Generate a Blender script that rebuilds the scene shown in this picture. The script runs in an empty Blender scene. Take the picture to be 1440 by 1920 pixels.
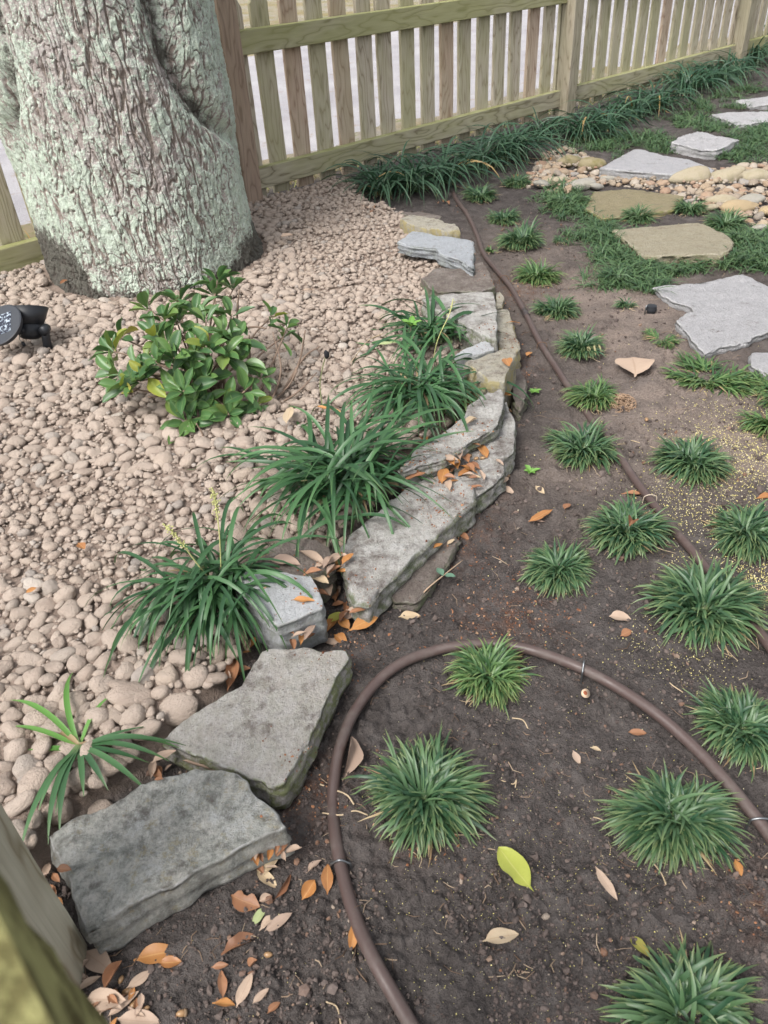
import bpy, math, random
import numpy as np
from mathutils import Vector, Matrix

rng = np.random.default_rng(7)
random.seed(7)
R = math.radians
S = bpy.context.scene
COL = S.collection

# ------------------------------------------------------------------ camera, sky, sun, exposure
PIT, ROL, HC, FPX = R(37.15), R(-3.75), 1.0, 1442.0
cp, sp = math.cos(PIT), math.sin(PIT)
FW = np.array([0, cp, -sp]); RT0 = np.array([1., 0, 0]); UP0 = np.array([0, sp, cp])
RT = math.cos(ROL)*RT0 + math.sin(ROL)*UP0
UP = -math.sin(ROL)*RT0 + math.cos(ROL)*UP0
CAM = np.array([0, 0, HC])
cd = bpy.data.cameras.new('camera'); cam = bpy.data.objects.new('camera', cd); COL.objects.link(cam)
m = Matrix(((RT[0], UP[0], -FW[0], 0), (RT[1], UP[1], -FW[1], 0), (RT[2], UP[2], -FW[2], HC), (0, 0, 0, 1)))
cam.matrix_world = m
cd.sensor_fit = 'VERTICAL'; cd.sensor_height = 32.0; cd.lens = FPX/1920*32.0
cd.clip_start = 0.02; cd.clip_end = 400
cd.dof.use_dof = True; cd.dof.focus_distance = 1.75; cd.dof.aperture_fstop = 10.0
S.camera = cam

SUN_EL, SUN_ROT = R(54), R(-140)
w = bpy.data.worlds.new('World'); S.world = w; w.use_nodes = True
nt = w.node_tree
bg = nt.nodes['Background']
sky = nt.nodes.new('ShaderNodeTexSky'); sky.sky_type = 'NISHITA'; sky.sun_disc = False
sky.sun_elevation = SUN_EL; sky.sun_rotation = SUN_ROT
sky.air_density = 1.0; sky.dust_density = 4.0; sky.ozone_density = 1.0
hs = nt.nodes.new('ShaderNodeHueSaturation'); hs.inputs['Saturation'].default_value = 0.22
nt.links.new(sky.outputs[0], hs.inputs['Color']); nt.links.new(hs.outputs[0], bg.inputs[0])
bg.inputs[1].default_value = 0.135
sl = bpy.data.lights.new('sun', 'SUN'); so = bpy.data.objects.new('sun', sl); COL.objects.link(so)
sl.energy = 1.5; sl.angle = R(22); sl.color = (1, 0.95, 0.89)
sd = Vector((math.sin(SUN_ROT)*math.cos(SUN_EL), math.cos(SUN_ROT)*math.cos(SUN_EL), math.sin(SUN_EL)))
so.rotation_euler = (-sd).to_track_quat('-Z', 'Y').to_euler(); so.location = (0, 0, 8)
S.view_settings.view_transform = 'Standard'; S.view_settings.look = 'None'
S.view_settings.gamma = 1.0; S.view_settings.use_curve_mapping = False
S.view_settings.exposure = 1.0
S.render.engine = 'CYCLES'

# ------------------------------------------------------------------ geometry of the view: a pixel of the photo -> a point of the place
def ray(x, y):
    return FW + (x-720)/FPX*RT - (y-960)/FPX*UP
def G(x, y, z=0.0):
    d = ray(x, y); return CAM + d*((z-HC)/d[2])
def PXv(P):
    P = np.asarray(P, float) - CAM; d = P@FW
    d = np.where(np.abs(d) < 1e-6, 1e-6, d)
    return 720+FPX*(P@RT)/d, 960-FPX*(P@UP)/d, d
AZ = R(40.75); FN = np.array([-math.sin(AZ), math.cos(AZ), 0]); FT = np.array([math.cos(AZ), math.sin(AZ), 0]); FD = 3.095

# ------------------------------------------------------------------ numpy noise
def _h(ix, iy, iz, s):
    n = (ix.astype(np.int64)*374761393 + iy.astype(np.int64)*668265263 + iz.astype(np.int64)*2147483647 + s*1274126177) & 0xffffffff
    n = ((n ^ (n >> 13))*1274126177) & 0xffffffff
    n = ((n ^ (n >> 16))*2246822519) & 0xffffffff
    return ((n ^ (n >> 15)) & 0xffffff)/float(0xffffff)
def vn2(x, y, s=0):
    x = np.asarray(x, float); y = np.asarray(y, float)
    ix = np.floor(x); iy = np.floor(y); fx = x-ix; fy = y-iy
    fx = fx*fx*(3-2*fx); fy = fy*fy*(3-2*fy); z = np.zeros_like(ix)
    a = _h(ix, iy, z, s); b = _h(ix+1, iy, z, s); c = _h(ix, iy+1, z, s); d = _h(ix+1, iy+1, z, s)
    return (a*(1-fx)+b*fx)*(1-fy)+(c*(1-fx)+d*fx)*fy
def fbm2(x, y, s=0, o=4, g=0.5):
    t = 0; a = 1; n = 0
    for k in range(o):
        t = t + a*(vn2(x*2**k+17.3*k, y*2**k-9.1*k, s+k)-0.5); n += a; a *= g
    return t/n
def vn3(x, y, z, s=0):
    ix = np.floor(x); iy = np.floor(y); iz = np.floor(z); fx = x-ix; fy = y-iy; fz = z-iz
    fx = fx*fx*(3-2*fx); fy = fy*fy*(3-2*fy); fz = fz*fz*(3-2*fz)
    def L(k):
        a = _h(ix, iy, iz+k, s); b = _h(ix+1, iy, iz+k, s); c = _h(ix, iy+1, iz+k, s); d = _h(ix+1, iy+1, iz+k, s)
        return (a*(1-fx)+b*fx)*(1-fy)+(c*(1-fx)+d*fx)*fy
    return L(0)*(1-fz)+L(1)*fz
def worley2(x, y, s=0, jit=0.9):
    ix = np.floor(x); iy = np.floor(y); z = np.zeros_like(ix)
    f1 = np.full(x.shape, 9.); f2 = np.full(x.shape, 9.); idc = np.zeros(x.shape)
    for dx in (-1, 0, 1):
        for dy in (-1, 0, 1):
            cx = ix+dx; cy = iy+dy
            px = cx+0.5+jit*(_h(cx, cy, z, s)-0.5); py = cy+0.5+jit*(_h(cx, cy, z, s+91)-0.5)
            d = np.hypot(px-x, py-y)
            m1 = d < f1
            f2 = np.where(m1, f1, np.minimum(f2, d)); idc = np.where(m1, _h(cx, cy, z, s+7), idc); f1 = np.where(m1, d, f1)
    return f1, f2, idc
def sst(a, b, x):
    t = np.clip((x-a)/(b-a), 0, 1); return t*t*(3-2*t)

def seg_dist(px, py, poly, closed=True):
    P = np.asarray(poly, float)[:, :2]; n = len(P)
    best = np.full(np.shape(px), 1e9)
    for i in range(n if closed else n-1):
        a = P[i]; b = P[(i+1) % n]; ab = b-a; L = ab@ab+1e-12
        t = np.clip(((px-a[0])*ab[0]+(py-a[1])*ab[1])/L, 0, 1)
        best = np.minimum(best, np.hypot(px-a[0]-t*ab[0], py-a[1]-t*ab[1]))
    return best
def inside(px, py, poly):
    P = np.asarray(poly, float)[:, :2]; r = np.zeros(np.shape(px), bool); n = len(P)
    for i in range(n):
        a = P[i]; b = P[i-1]
        c = ((a[1] > py) != (b[1] > py)) & (px < (b[0]-a[0])*(py-a[1])/(b[1]-a[1]+1e-12)+a[0])
        r ^= c
    return r
def sdist(px, py, poly):
    d = seg_dist(px, py, poly); return np.where(inside(px, py, poly), d, -d)

# ------------------------------------------------------------------ object helpers
def mesh_np(name, V, F, smooth=True, attrs=None, mat=None):
    """V (n,3); F array (m,k) or list of such arrays"""
    if isinstance(F, np.ndarray): F = [F]
    F = [np.asarray(f) for f in F if len(f)]
    V = np.asarray(V, np.float32)
    me = bpy.data.meshes.new(name)
    me.vertices.add(len(V)); me.vertices.foreach_set('co', V.ravel())
    idx = np.concatenate([f.ravel() for f in F]).astype(np.int32)
    tot = np.concatenate([np.full(len(f), f.shape[1]) for f in F]).astype(np.int32)
    st = np.concatenate([[0], np.cumsum(tot)[:-1]]).astype(np.int32)
    me.loops.add(len(idx)); me.loops.foreach_set('vertex_index', idx)
    me.polygons.add(len(tot)); me.polygons.foreach_set('loop_start', st); me.polygons.foreach_set('loop_total', tot)
    me.polygons.foreach_set('use_smooth', np.full(len(tot), smooth))
    for k, v in (attrs or {}).items():
        a = me.attributes.new(k, 'FLOAT', 'POINT'); a.data.foreach_set('value', np.asarray(v, np.float32))
    me.update(calc_edges=True); me.validate(clean_customdata=False)
    if mat: me.materials.append(mat)
    return me
def link(name, data, parent=None, loc=None):
    o = bpy.data.objects.new(name, data); COL.objects.link(o)
    if parent is not None: o.parent = parent
    if loc is not None: o.location = loc
    return o
def tag(o, label=None, cat=None, group=None, kind=None):
    if label: o['label'] = label
    if cat: o['category'] = cat
    if group: o['group'] = group
    if kind: o['kind'] = kind
    return o
def thing(name, label, cat, loc, group=None):
    o = bpy.data.objects.new(name, None); o.empty_display_size = 0.05; COL.objects.link(o); o.location = loc
    return tag(o, label, cat, group)

def grid_faces(nr, nc, wrap=False):
    r = np.arange(nr-1)[:, None]; c = np.arange(nc if wrap else nc-1)[None, :]; c1 = (c+1) % nc
    a = r*nc+c; b = r*nc+c1; d = (r+1)*nc+c1; e = (r+1)*nc+c
    return np.stack([a, b, d, e], -1).reshape(-1, 4)

def ico(sub):
    import bmesh
    bm = bmesh.new(); bmesh.ops.create_icosphere(bm, subdivisions=sub, radius=1.0)
    V = np.array([v.co[:] for v in bm.verts]); bm.verts.index_update()
    F = np.array([[v.index for v in f.verts] for f in bm.faces]); bm.free()
    return V, F
ICO = {k: ico(k) for k in (1, 2, 3)}

def catmull(P, n):
    P = np.asarray(P, float); P = np.vstack([2*P[0]-P[1], P, 2*P[-1]-P[-2]]); out = []
    for i in range(1, len(P)-2):
        t = np.linspace(0, 1, n, endpoint=False)[:, None]
        a, b, c, d = P[i-1], P[i], P[i+1], P[i+2]
        out.append(0.5*((2*b)+(-a+c)*t+(2*a-5*b+4*c-d)*t*t+(-a+3*b-3*c+d)*t**3))
    out.append(P[-2][None]); return np.vstack(out)
def tube_np(P, rad, sides=8, cap=True):
    P = np.asarray(P, float); n = len(P); rad = np.broadcast_to(rad, (n,))
    T = np.gradient(P, axis=0); T /= np.linalg.norm(T, axis=1)[:, None]+1e-12
    up = np.array([0, 0, 1.]) if abs(T[0][2]) < 0.9 else np.array([1., 0, 0])
    V = []; u = np.cross(T[0], up); u /= np.linalg.norm(u)
    a = np.arange(sides)/sides*2*math.pi
    for i in range(n):
        u = u-T[i]*(u@T[i]); u /= np.linalg.norm(u)+1e-12; v = np.cross(T[i], u)
        V.append(P[i]+rad[i]*(np.cos(a)[:, None]*u+np.sin(a)[:, None]*v))
    V = np.vstack(V); F = [grid_faces(n, sides, True)]
    if cap:
        c0 = len(V); V = np.vstack([V, P[0][None], P[-1][None]]); k = np.arange(sides); k1 = (k+1) % sides
        F.append(np.stack([k1, k, np.full(sides, c0)], -1)); b = (n-1)*sides
        F.append(np.stack([b+k, b+k1, np.full(sides, c0+1)], -1))
    return V, F
def join(parts):
    """list of (V,[F...]) -> V,F"""
    Vs = []; Fs = {}; o = 0
    for V, F in parts:
        if isinstance(F, np.ndarray): F = [F]
        Vs.append(V)
        for f in F: Fs.setdefault(f.shape[1], []).append(f+o)
        o += len(V)
    return np.vstack(Vs), [np.vstack(v) for v in Fs.values()]
def rot_np(V, M):
    return V@np.array(M.to_3x3()).T

# ------------------------------------------------------------------ material helper
class M:
    def __init__(s, name, rough=0.8, spec=0.3):
        s.m = bpy.data.materials.new(name); s.m.use_nodes = True; s.t = s.m.node_tree; s.p = s.t.nodes['Principled BSDF']
        s.p.inputs['Roughness'].default_value = rough; s.p.inputs['Specular IOR Level'].default_value = spec
        s.geo = None
    def n(s, ty, **kw):
        x = s.t.nodes.new(ty)
        for k, v in kw.items(): setattr(x, k, v)
        return x
    def l(s, a, b): s.t.links.new(a, b)
    def put(s, sock, v):
        if hasattr(v, 'links') or isinstance(v, bpy.types.NodeSocket): s.l(v, sock)
        elif isinstance(v, (tuple, list)) and sock.type == 'RGBA': sock.default_value = (*v[:3], 1)
        else: sock.default_value = v
    def pos(s): return s.n('ShaderNodeNewGeometry').outputs['Position']
    def normal(s): return s.n('ShaderNodeNewGeometry').outputs['Normal']
    def obj(s): return s.n('ShaderNodeTexCoord').outputs['Object']
    def rnd(s): return s.n('ShaderNodeObjectInfo').outputs['Random']
    def attr(s, a):
        x = s.n('ShaderNodeAttribute'); x.attribute_name = a; return x.outputs['Fac']
    def map(s, v, sc=(1, 1, 1), loc=(0, 0, 0), rot=(0, 0, 0)):
        x = s.n('ShaderNodeMapping'); s.l(v, x.inputs['Vector'])
        x.inputs['Scale'].default_value = sc; x.inputs['Rotation'].default_value = rot
        s.put(x.inputs['Location'], loc); return x.outputs[0]
    def noise(s, v, sc, det=4, ro=0.55, dist=0.0, w=None):
        x = s.n('ShaderNodeTexNoise'); s.l(v, x.inputs['Vector'])
        if w is not None: x.noise_dimensions = '4D'; s.put(x.inputs['W'], w)
        x.inputs['Scale'].default_value = sc; x.inputs['Detail'].default_value = det; x.inputs['Roughness'].default_value = ro; x.inputs['Distortion'].default_value = dist
        return x.outputs['Fac']
    def voro(s, v, sc, feat='F1', out='Distance'):
        x = s.n('ShaderNodeTexVoronoi'); x.feature = feat; s.l(v, x.inputs['Vector']); x.inputs['Scale'].default_value = sc
        return x.outputs[out]
    def ramp(s, f, st):
        x = s.n('ShaderNodeValToRGB'); s.put(x.inputs['Fac'], f); e = x.color_ramp.elements
        while len(e) < len(st): e.new(0.5)
        for i, (p, c) in enumerate(st):
            e[i].position = p; e[i].color = (c, c, c, 1) if isinstance(c, (int, float)) else (*c, 1)
        return x.outputs['Color']
    def mix(s, f, a, b, mode='MIX'):
        x = s.n('ShaderNodeMix', data_type='RGBA', blend_type=mode); s.put(x.inputs[0], f); s.put(x.inputs[6], a); s.put(x.inputs[7], b)
        return x.outputs[2]
    def math(s, op, a, b=0.0, c=0.0):
        x = s.n('ShaderNodeMath', operation=op); s.put(x.inputs[0], a); s.put(x.inputs[1], b); s.put(x.inputs[2], c); return x.outputs[0]
    def rng(s, f, a, b, c, d):
        x = s.n('ShaderNodeMapRange'); s.put(x.inputs[0], f)
        for i, v in enumerate((a, b, c, d)): s.put(x.inputs[i+1], v)
        return x.outputs[0]
    def sepz(s, v, i=2):
        x = s.n('ShaderNodeSeparateXYZ'); s.l(v, x.inputs[0]); return x.outputs[i]
    def bump(s, h, dist=0.002, st=1.0):
        x = s.n('ShaderNodeBump'); s.put(x.inputs['Height'], h); x.inputs['Distance'].default_value = dist; x.inputs['Strength'].default_value = st
        s.l(x.outputs[0], s.p.inputs['Normal']); return x
    def base(s, c): s.put(s.p.inputs['Base Color'], c); return s.m
    def hsv(s, c, h=0.5, sa=1.0, v=1.0):
        x = s.n('ShaderNodeHueSaturation'); s.put(x.inputs['Color'], c); s.put(x.inputs['Hue'], h); s.put(x.inputs['Saturation'], sa); s.put(x.inputs['Value'], v); return x.outputs[0]

def mat_plain(name, c, rough=0.7, spec=0.3, var=0.25, sc=60, bump=0.0):
    k = M(name, rough, spec); v = k.obj(); f = k.noise(v, sc, 5, 0.6)
    k.base(k.mix(f, tuple(x*(1-var) for x in c), tuple(x*(1+var) for x in c)))
    if bump: k.bump(f, bump)
    return k.m
def translucent(k, fac, col):
    tr = k.n('ShaderNodeBsdfTranslucent'); k.put(tr.inputs['Color'], col)
    mx = k.n('ShaderNodeMixShader'); mx.inputs[0].default_value = fac
    out = k.t.nodes['Material Output']
    k.l(k.p.outputs[0], mx.inputs[1]); k.l(tr.outputs[0], mx.inputs[2]); k.l(mx.outputs[0], out.inputs['Surface'])

def mat_ground():
    k = M('soil', 0.95, 0.15); v = k.pos()
    big = k.noise(v, 2.2, 4, 0.6); mid = k.noise(v, 22, 6, 0.65); fine = k.noise(v, 190, 4, 0.7); grit = k.noise(v, 620, 2, 0.6)
    dark = k.ramp(mid, [(0.28, (0.033, 0.0295, 0.0285)), (0.48, (0.078, 0.069, 0.066)), (0.68, (0.160, 0.143, 0.136))])
    dark = k.mix(k.rng(big, 0.36, 0.62, 0.5, 0.0), dark, (0.030, 0.0255, 0.0245)); c = k.mix(k.rng(fine, 0.38, 0.70, 0, 0.6), dark, (0.150, 0.130, 0.122))
    sandy = k.mix(k.rng(fine, 0.3, 0.7, 0, 1), (0.20, 0.155, 0.13), (0.36, 0.295, 0.255))
    sm = k.math('MULTIPLY', k.attr('sandy'), k.rng(k.noise(v, 9, 5, 0.6), 0.28, 0.62, 0.25, 1.0))
    c = k.mix(sm, c, sandy)
    rust = k.mix(fine, (0.07, 0.032, 0.022), (0.19, 0.095, 0.06))
    rm = k.math('MULTIPLY', k.attr('rust'), k.rng(k.noise(v, 40, 5, 0.7), 0.44, 0.62, 0, 0.7))
    c = k.mix(rm, c, rust)
    c = k.mix(k.rng(grit, 0.66, 0.74, 0, 0.6), c, (0.30, 0.26, 0.22))
    dust = k.mix(fine, (0.24, 0.185, 0.15), (0.38, 0.30, 0.25))
    c = k.mix(k.attr('bed'), c, dust)
    # the strip beyond the fence: trampled grass, sand and leaf litter
    g = k.noise(v, 1.1, 5, 0.65); g2 = k.noise(v, 14, 5, 0.7)
    oc = k.mix(k.rng(g, 0.4, 0.6, 0, 1), (0.32, 0.29, 0.25), (0.27, 0.22, 0.12))
    oc = k.mix(k.rng(g2, 0.52, 0.64, 0, 0.8), oc, (0.16, 0.20, 0.06))
    oc = k.mix(k.rng(fine, 0.55, 0.7, 0, 0.5), oc, (0.42, 0.26, 0.16))
    c = k.mix(k.attr('outside'), c, oc)
    h = k.math('ADD', k.math('MULTIPLY', fine, 0.7), k.math('MULTIPLY', grit, 0.35))
    h = k.math('ADD', h, k.math('MULTIPLY', mid, 1.6)); k.bump(h, 0.011, 1.0)
    return k.base(c)
def mat_lane():
    k = M('crushed_shell_lane', 0.95, 0.1); v = k.pos()
    a = k.noise(v, 1.3, 5, 0.6); f = k.noise(v, 120, 4, 0.7); b = k.noise(v, 9, 5, 0.7)
    c = k.mix(k.rng(a, 0.35, 0.65, 0, 1), (0.31, 0.30, 0.32), (0.41, 0.40, 0.415))
    c = k.mix(k.rng(f, 0.45, 0.7, 0, 0.5), c, (0.20, 0.19, 0.19))
    c = k.mix(k.rng(b, 0.58, 0.7, 0, 0.75), c, (0.27, 0.20, 0.13))
    k.bump(f, 0.006); return k.base(c)
def mat_pebble(stuff=False):
    k = M('dusty_river_stone', 0.92, 0.12); v = k.obj()
    r = k.attr('tint') if stuff else k.rnd()
    sc = 1.0 if stuff else 0.02
    vv = v if stuff else k.map(v, (sc, sc, sc))
    n1 = k.noise(vv, 40, 5, 0.6, w=k.math('MULTIPLY', r, 37.0)); n2 = k.noise(vv, 300, 4, 0.7, w=k.math('MULTIPLY', r, 11.0))
    c = k.ramp(r, [(0.0, (0.315, 0.252, 0.209)), (0.25, (0.372, 0.302, 0.253)), (0.5, (0.34, 0.279, 0.234)), (0.76, (0.415, 0.343, 0.290)), (0.88, (0.36, 0.292, 0.238)), (0.95, (0.33, 0.295, 0.265)), (0.98, (0.28, 0.248, 0.225)), (1.0, (0.48, 0.43, 0.38))])
    c = k.mix(k.rng(n1, 0.35, 0.7, 0, 0.55), c, (0.44, 0.370, 0.314))
    c = k.mix(k.rng(n2, 0.6, 0.75, 0, 0.5), c, (0.27, 0.20, 0.165))
    n5 = k.noise(vv, 110, 5, 0.7, w=k.math('MULTIPLY', r, 51.0)); c = k.mix(k.rng(n5, 0.56, 0.70, 0, 0.35), c, (0.25, 0.19, 0.155)); h = k.math('ADD', k.math('MULTIPLY', n5, 1.6), n2); k.bump(h, 0.004, 0.9)
    return k.base(c)
def mat_creek(stuff=False):
    k = M('creek_stone', 0.75, 0.25); v = k.obj(); r = k.attr('tint') if stuff else k.rnd()
    n1 = k.noise(v, 30 if stuff else 2.0, 5, 0.6, w=k.math('MULTIPLY', r, 23.0)); n2 = k.noise(v, 260 if stuff else 9, 4, 0.7)
    x = k.ramp(r, [(0.0, (0.26, 0.175, 0.115)), (0.18, (0.32, 0.24, 0.165)), (0.36, (0.20, 0.18, 0.16)), (0.52, (0.36, 0.285, 0.205)), (0.68, (0.28, 0.165, 0.11)), (0.8, (0.31, 0.27, 0.225)), (0.92, (0.42, 0.37, 0.31)), (1, (0.24, 0.235, 0.235))])
    c = k.mix(k.rng(n1, 0.35, 0.7, 0, 0.6), x, (0.31, 0.25, 0.185)); c = k.mix(k.rng(n2, 0.55, 0.75, 0, 0.5), c, (0.17, 0.13, 0.10))
    k.bump(n2, 0.002); return k.base(c)
def mat_boulder(name, a, b, moss):
    k = M(name, 0.85, 0.2); v = k.pos(); n1 = k.noise(v, 28, 5, 0.65); n2 = k.noise(v, 240, 4, 0.7)
    c = k.mix(n1, a, b); c = k.mix(k.rng(n1, 0.45, 0.65, 0, moss), c, (0.17, 0.15, 0.06)); c = k.mix(k.rng(n2, 0.55, 0.75, 0, 0.5), c, tuple(x*0.5 for x in a))
    k.bump(n2, 0.003); return k.base(c)
def mat_slab(name, a, b, streak, lich=(0.20, 0.24, 0.12), lamt=0.5, dirt=0.4, dark=None, ang=0.0, vein=0.5, ochre=None, wear=1.0):
    k = M(name, 0.8, 0.25); v = k.pos(); u = k.map(v, (1, 1, 3.0), rot=(0, 0, ang)); st = k.map(v, (3.0, 1.0, 1.0), rot=(0, 0, ang))
    n0 = k.noise(v, 24, 8, 0.74, 0.25); n1 = k.noise(st, 46, 9, 0.78, 0.6); n2 = k.noise(v, 210, 6, 0.76); n3 = k.noise(v, 760, 3, 0.7); n4 = k.noise(v, 85, 6, 0.72, 0.5)
    c = k.mix(k.rng(n0, 0.38, 0.62, 0, 1), a, b)
    c = k.mix(k.rng(n4, 0.50, 0.62, 0, 0.55*wear), c, tuple(x*0.62 for x in a))
    c = k.mix(k.rng(n1, 0.50, 0.60, 0, vein), c, streak)
    if dark: c = k.mix(k.rng(k.noise(v, 40, 9, 0.80, 0.2), 0.44, 0.60, 0, 0.9), c, dark)
    if ochre: c = k.mix(k.rng(k.noise(v, 58, 6, 0.75), 0.57, 0.64, 0, 0.6), c, ochre); c = k.mix(k.rng(k.noise(v, 17, 9, 0.82, 0.3), 0.545, 0.61, 0, 0.85), c, (0.62, 0.63, 0.62))
    c = k.mix(k.rng(n2, 0.54, 0.66, 0, 0.6*wear), c, tuple(x*0.42 for x in a))
    c = k.mix(k.rng(n3, 0.62, 0.70, 0, 0.6), c, tuple(min(x*1.35, 0.7) for x in streak))
    sd_ = k.attr('side')
    rim = k.math('MULTIPLY', k.rng(sd_, 0.05, 0.5, 0, 1), k.rng(sd_, 0.75, 1.0, 1, 0)); c = k.mix(k.math('MULTIPLY', rim, k.rng(k.noise(v, 55, 6, 0.75), 0.40, 0.56, 0, 0.85)), c, tuple(min(x*1.12, .75) for x in streak))
    lm = k.math('MULTIPLY', k.math('MAXIMUM', sd_, 0.12), k.rng(k.noise(v, 42, 6, 0.74), 0.42, 0.60, 0, lamt*1.5))
    c = k.mix(lm, c, lich)
    dm = k.math('MULTIPLY', k.math('SUBTRACT', 1.0, k.math('MULTIPLY', sd_, 0.4)), k.rng(k.noise(v, 20, 8, 0.78), 0.60-0.3*dirt, 0.72-0.15*dirt, 0, 0.9 if dirt > 0.02 else 0))
    c = k.mix(dm, c, k.mix(n2, (0.09, 0.065, 0.055), (0.2, 0.16, 0.14)))
    h = k.math('ADD', k.math('ADD', k.math('MULTIPLY', n1, 1.2), n2), k.math('MULTIPLY', n3, 0.4)); h = k.math('ADD', h, k.math('MULTIPLY', n4, 1.0)); k.bump(h, 0.0085, 1.0)
    return k.base(c)
def mat_bark():
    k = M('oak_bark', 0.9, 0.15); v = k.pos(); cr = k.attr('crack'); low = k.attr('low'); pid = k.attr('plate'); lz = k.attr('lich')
    n0 = k.noise(v, 6, 5, 0.6); n1 = k.noise(v, 34, 6, 0.7, 0.5); n2 = k.noise(v, 150, 5, 0.72); n3 = k.noise(v, 420, 3, 0.7)
    c = k.mix(n1, (0.27, 0.228, 0.205), (0.44, 0.39, 0.365)); c = k.mix(k.rng(pid, 0, 1, 0, 0.45), c, (0.54, 0.52, 0.52))
    l = k.mix(k.rng(n2, 0.3, 0.7, 0, 1), (0.35, 0.43, 0.34), (0.60, 0.69, 0.57)); l = k.mix(k.rng(n1, 0.4, 0.7, 0, 0.5), l, (0.62, 0.66, 0.63))
    n9 = k.noise(v, 15, 6, 0.7); lm = k.math('ADD', k.math('MULTIPLY', n1, 0.45), k.math('MULTIPLY', n9, 0.75)); lm = k.math('ADD', k.math('SUBTRACT', lm, 0.15), k.math('MULTIPLY', k.math('SUBTRACT', n2, 0.5), 0.8)); lm = k.math('ADD', lm, k.math('ADD', lz, k.math('MULTIPLY', k.math('SUBTRACT', pid, 0.5), 0.16)))
    lm = k.math('MULTIPLY', k.rng(lm, 0.42, 0.50, 0, 0.95), k.rng(cr, 0.25, 0.60, 0, 1))
    c = k.mix(lm, c, l)
    c = k.mix(k.rng(n3, 0.6, 0.72, 0, 0.45), c, (0.20, 0.175, 0.155))
    c = k.mix(k.rng(cr, 0.06, 0.50, 1, 0), c, k.mix(k.rng(n2, .3, .7, 0, 1), (0.175, 0.142, 0.12), (0.33, 0.28, 0.24)))
    low_crease_shade = k.rng(k.math('ADD', low, k.math('MULTIPLY', k.math('ADD', k.math('SUBTRACT', n1, 0.5), k.math('SUBTRACT', n9, 0.5)), 1.0)), 0.40, 0.62, 0, 0.92)
    c = k.mix(low_crease_shade, c, k.mix(n2, (0.040, 0.034, 0.028), (0.13, 0.115, 0.10)))  # blackish foot of the trunk and the painted shade in its creases
    h = k.math('ADD', n2, k.math('MULTIPLY', n3, 0.5)); k.bump(h, 0.006, 0.9)
    return k.base(c)
def mat_wood(name, a, b, line, green, gcol=(0.23, 0.23, 0.075), topmoss=0.0, gs=1.0):
    k = M(name, 0.85, 0.2); v = k.obj(); r = k.rnd()
    off = k.n('ShaderNodeCombineXYZ'); k.put(off.inputs[0], k.math('MULTIPLY', r, 13.0)); k.put(off.inputs[2], k.math('MULTIPLY', r, 57.0))
    va = k.n('ShaderNodeVectorMath', operation='ADD'); k.l(v, va.inputs[0]); k.l(off.outputs[0], va.inputs[1]); u = va.outputs[0]
    warp = k.noise(k.map(u, (9, 9, 1.7)), 1.0, 3, 0.5)
    x = k.math('ADD', k.sepz(u, 0), k.math('MULTIPLY', k.sepz(u, 1), 0.85))
    rings = k.math('ADD', k.math('MULTIPLY', x, 22.0*gs), k.math('MULTIPLY', warp, 13.0*gs))
    fr = k.math('FRACT', rings)
    ln = k.ramp(fr, [(0.0, 1.0), (0.12, 0.35), (0.55, 0.0), (0.88, 0.35), (1.0, 1.0)])
    fib = k.noise(k.map(u, (240, 240, 7)), 1.0, 3, 0.6); big = k.noise(k.map(u, (7, 7, 2.2)), 1.0, 4, 0.6)
    c = k.mix(k.rng(big, 0.3, 0.7, 0, 1), a, b)
    c = k.mix(k.math('MULTIPLY', ln, 0.85), c, line)
    kn = k.voro(k.map(u, (11, 11, 2.6)), 1.0); c = k.mix(k.rng(kn, 0.07, 0.15, 0.85, 0), c, tuple(q*0.55 for q in line))
    c = k.mix(k.rng(fib, 0.45, 0.75, 0, 0.5), c, tuple(q*0.55 for q in a))
    gm = k.rng(k.math('ADD', k.noise(k.map(u, (6, 6, 2.0)), 1.0, 5, 0.65), k.math('MULTIPLY', k.math('SUBTRACT', r, 0.5), 0.3)), 0.36, 0.66, 0, green)
    c = k.mix(gm, c, gcol)
    if topmoss:
        nz = k.sepz(k.normal()); c = k.mix(k.math('MULTIPLY', k.rng(nz, 0.4, 0.9, 0, 1), topmoss), c, (0.33, 0.34, 0.14))
    k.bump(k.math('ADD', k.math('MULTIPLY', fib, 0.6), k.math('MULTIPLY', ln, -0.5)), 0.0014, 0.9)
    return k.base(c)
def mat_blade(name, dark, light, tip, dry=0.05):
    k = M(name, 0.42, 0.45); t = k.attr('t'); r = k.attr('tint')
    c = k.mix(k.rng(r, 0.1, 0.9, 0, 1), dark, light)
    c = k.mix(k.rng(t, 0.72, 1.0, 0, 0.65), c, tip)
    c = k.mix(k.rng(t, 0.0, 0.16, 0.55, 0), c, (0.30, 0.34, 0.15))
    c = k.mix(k.math('LESS_THAN', r, dry), c, (0.36, 0.25, 0.10))
    k.base(c); translucent(k, 0.18, k.hsv(c, 0.48, 1.1, 1.5)); return k.m
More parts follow.
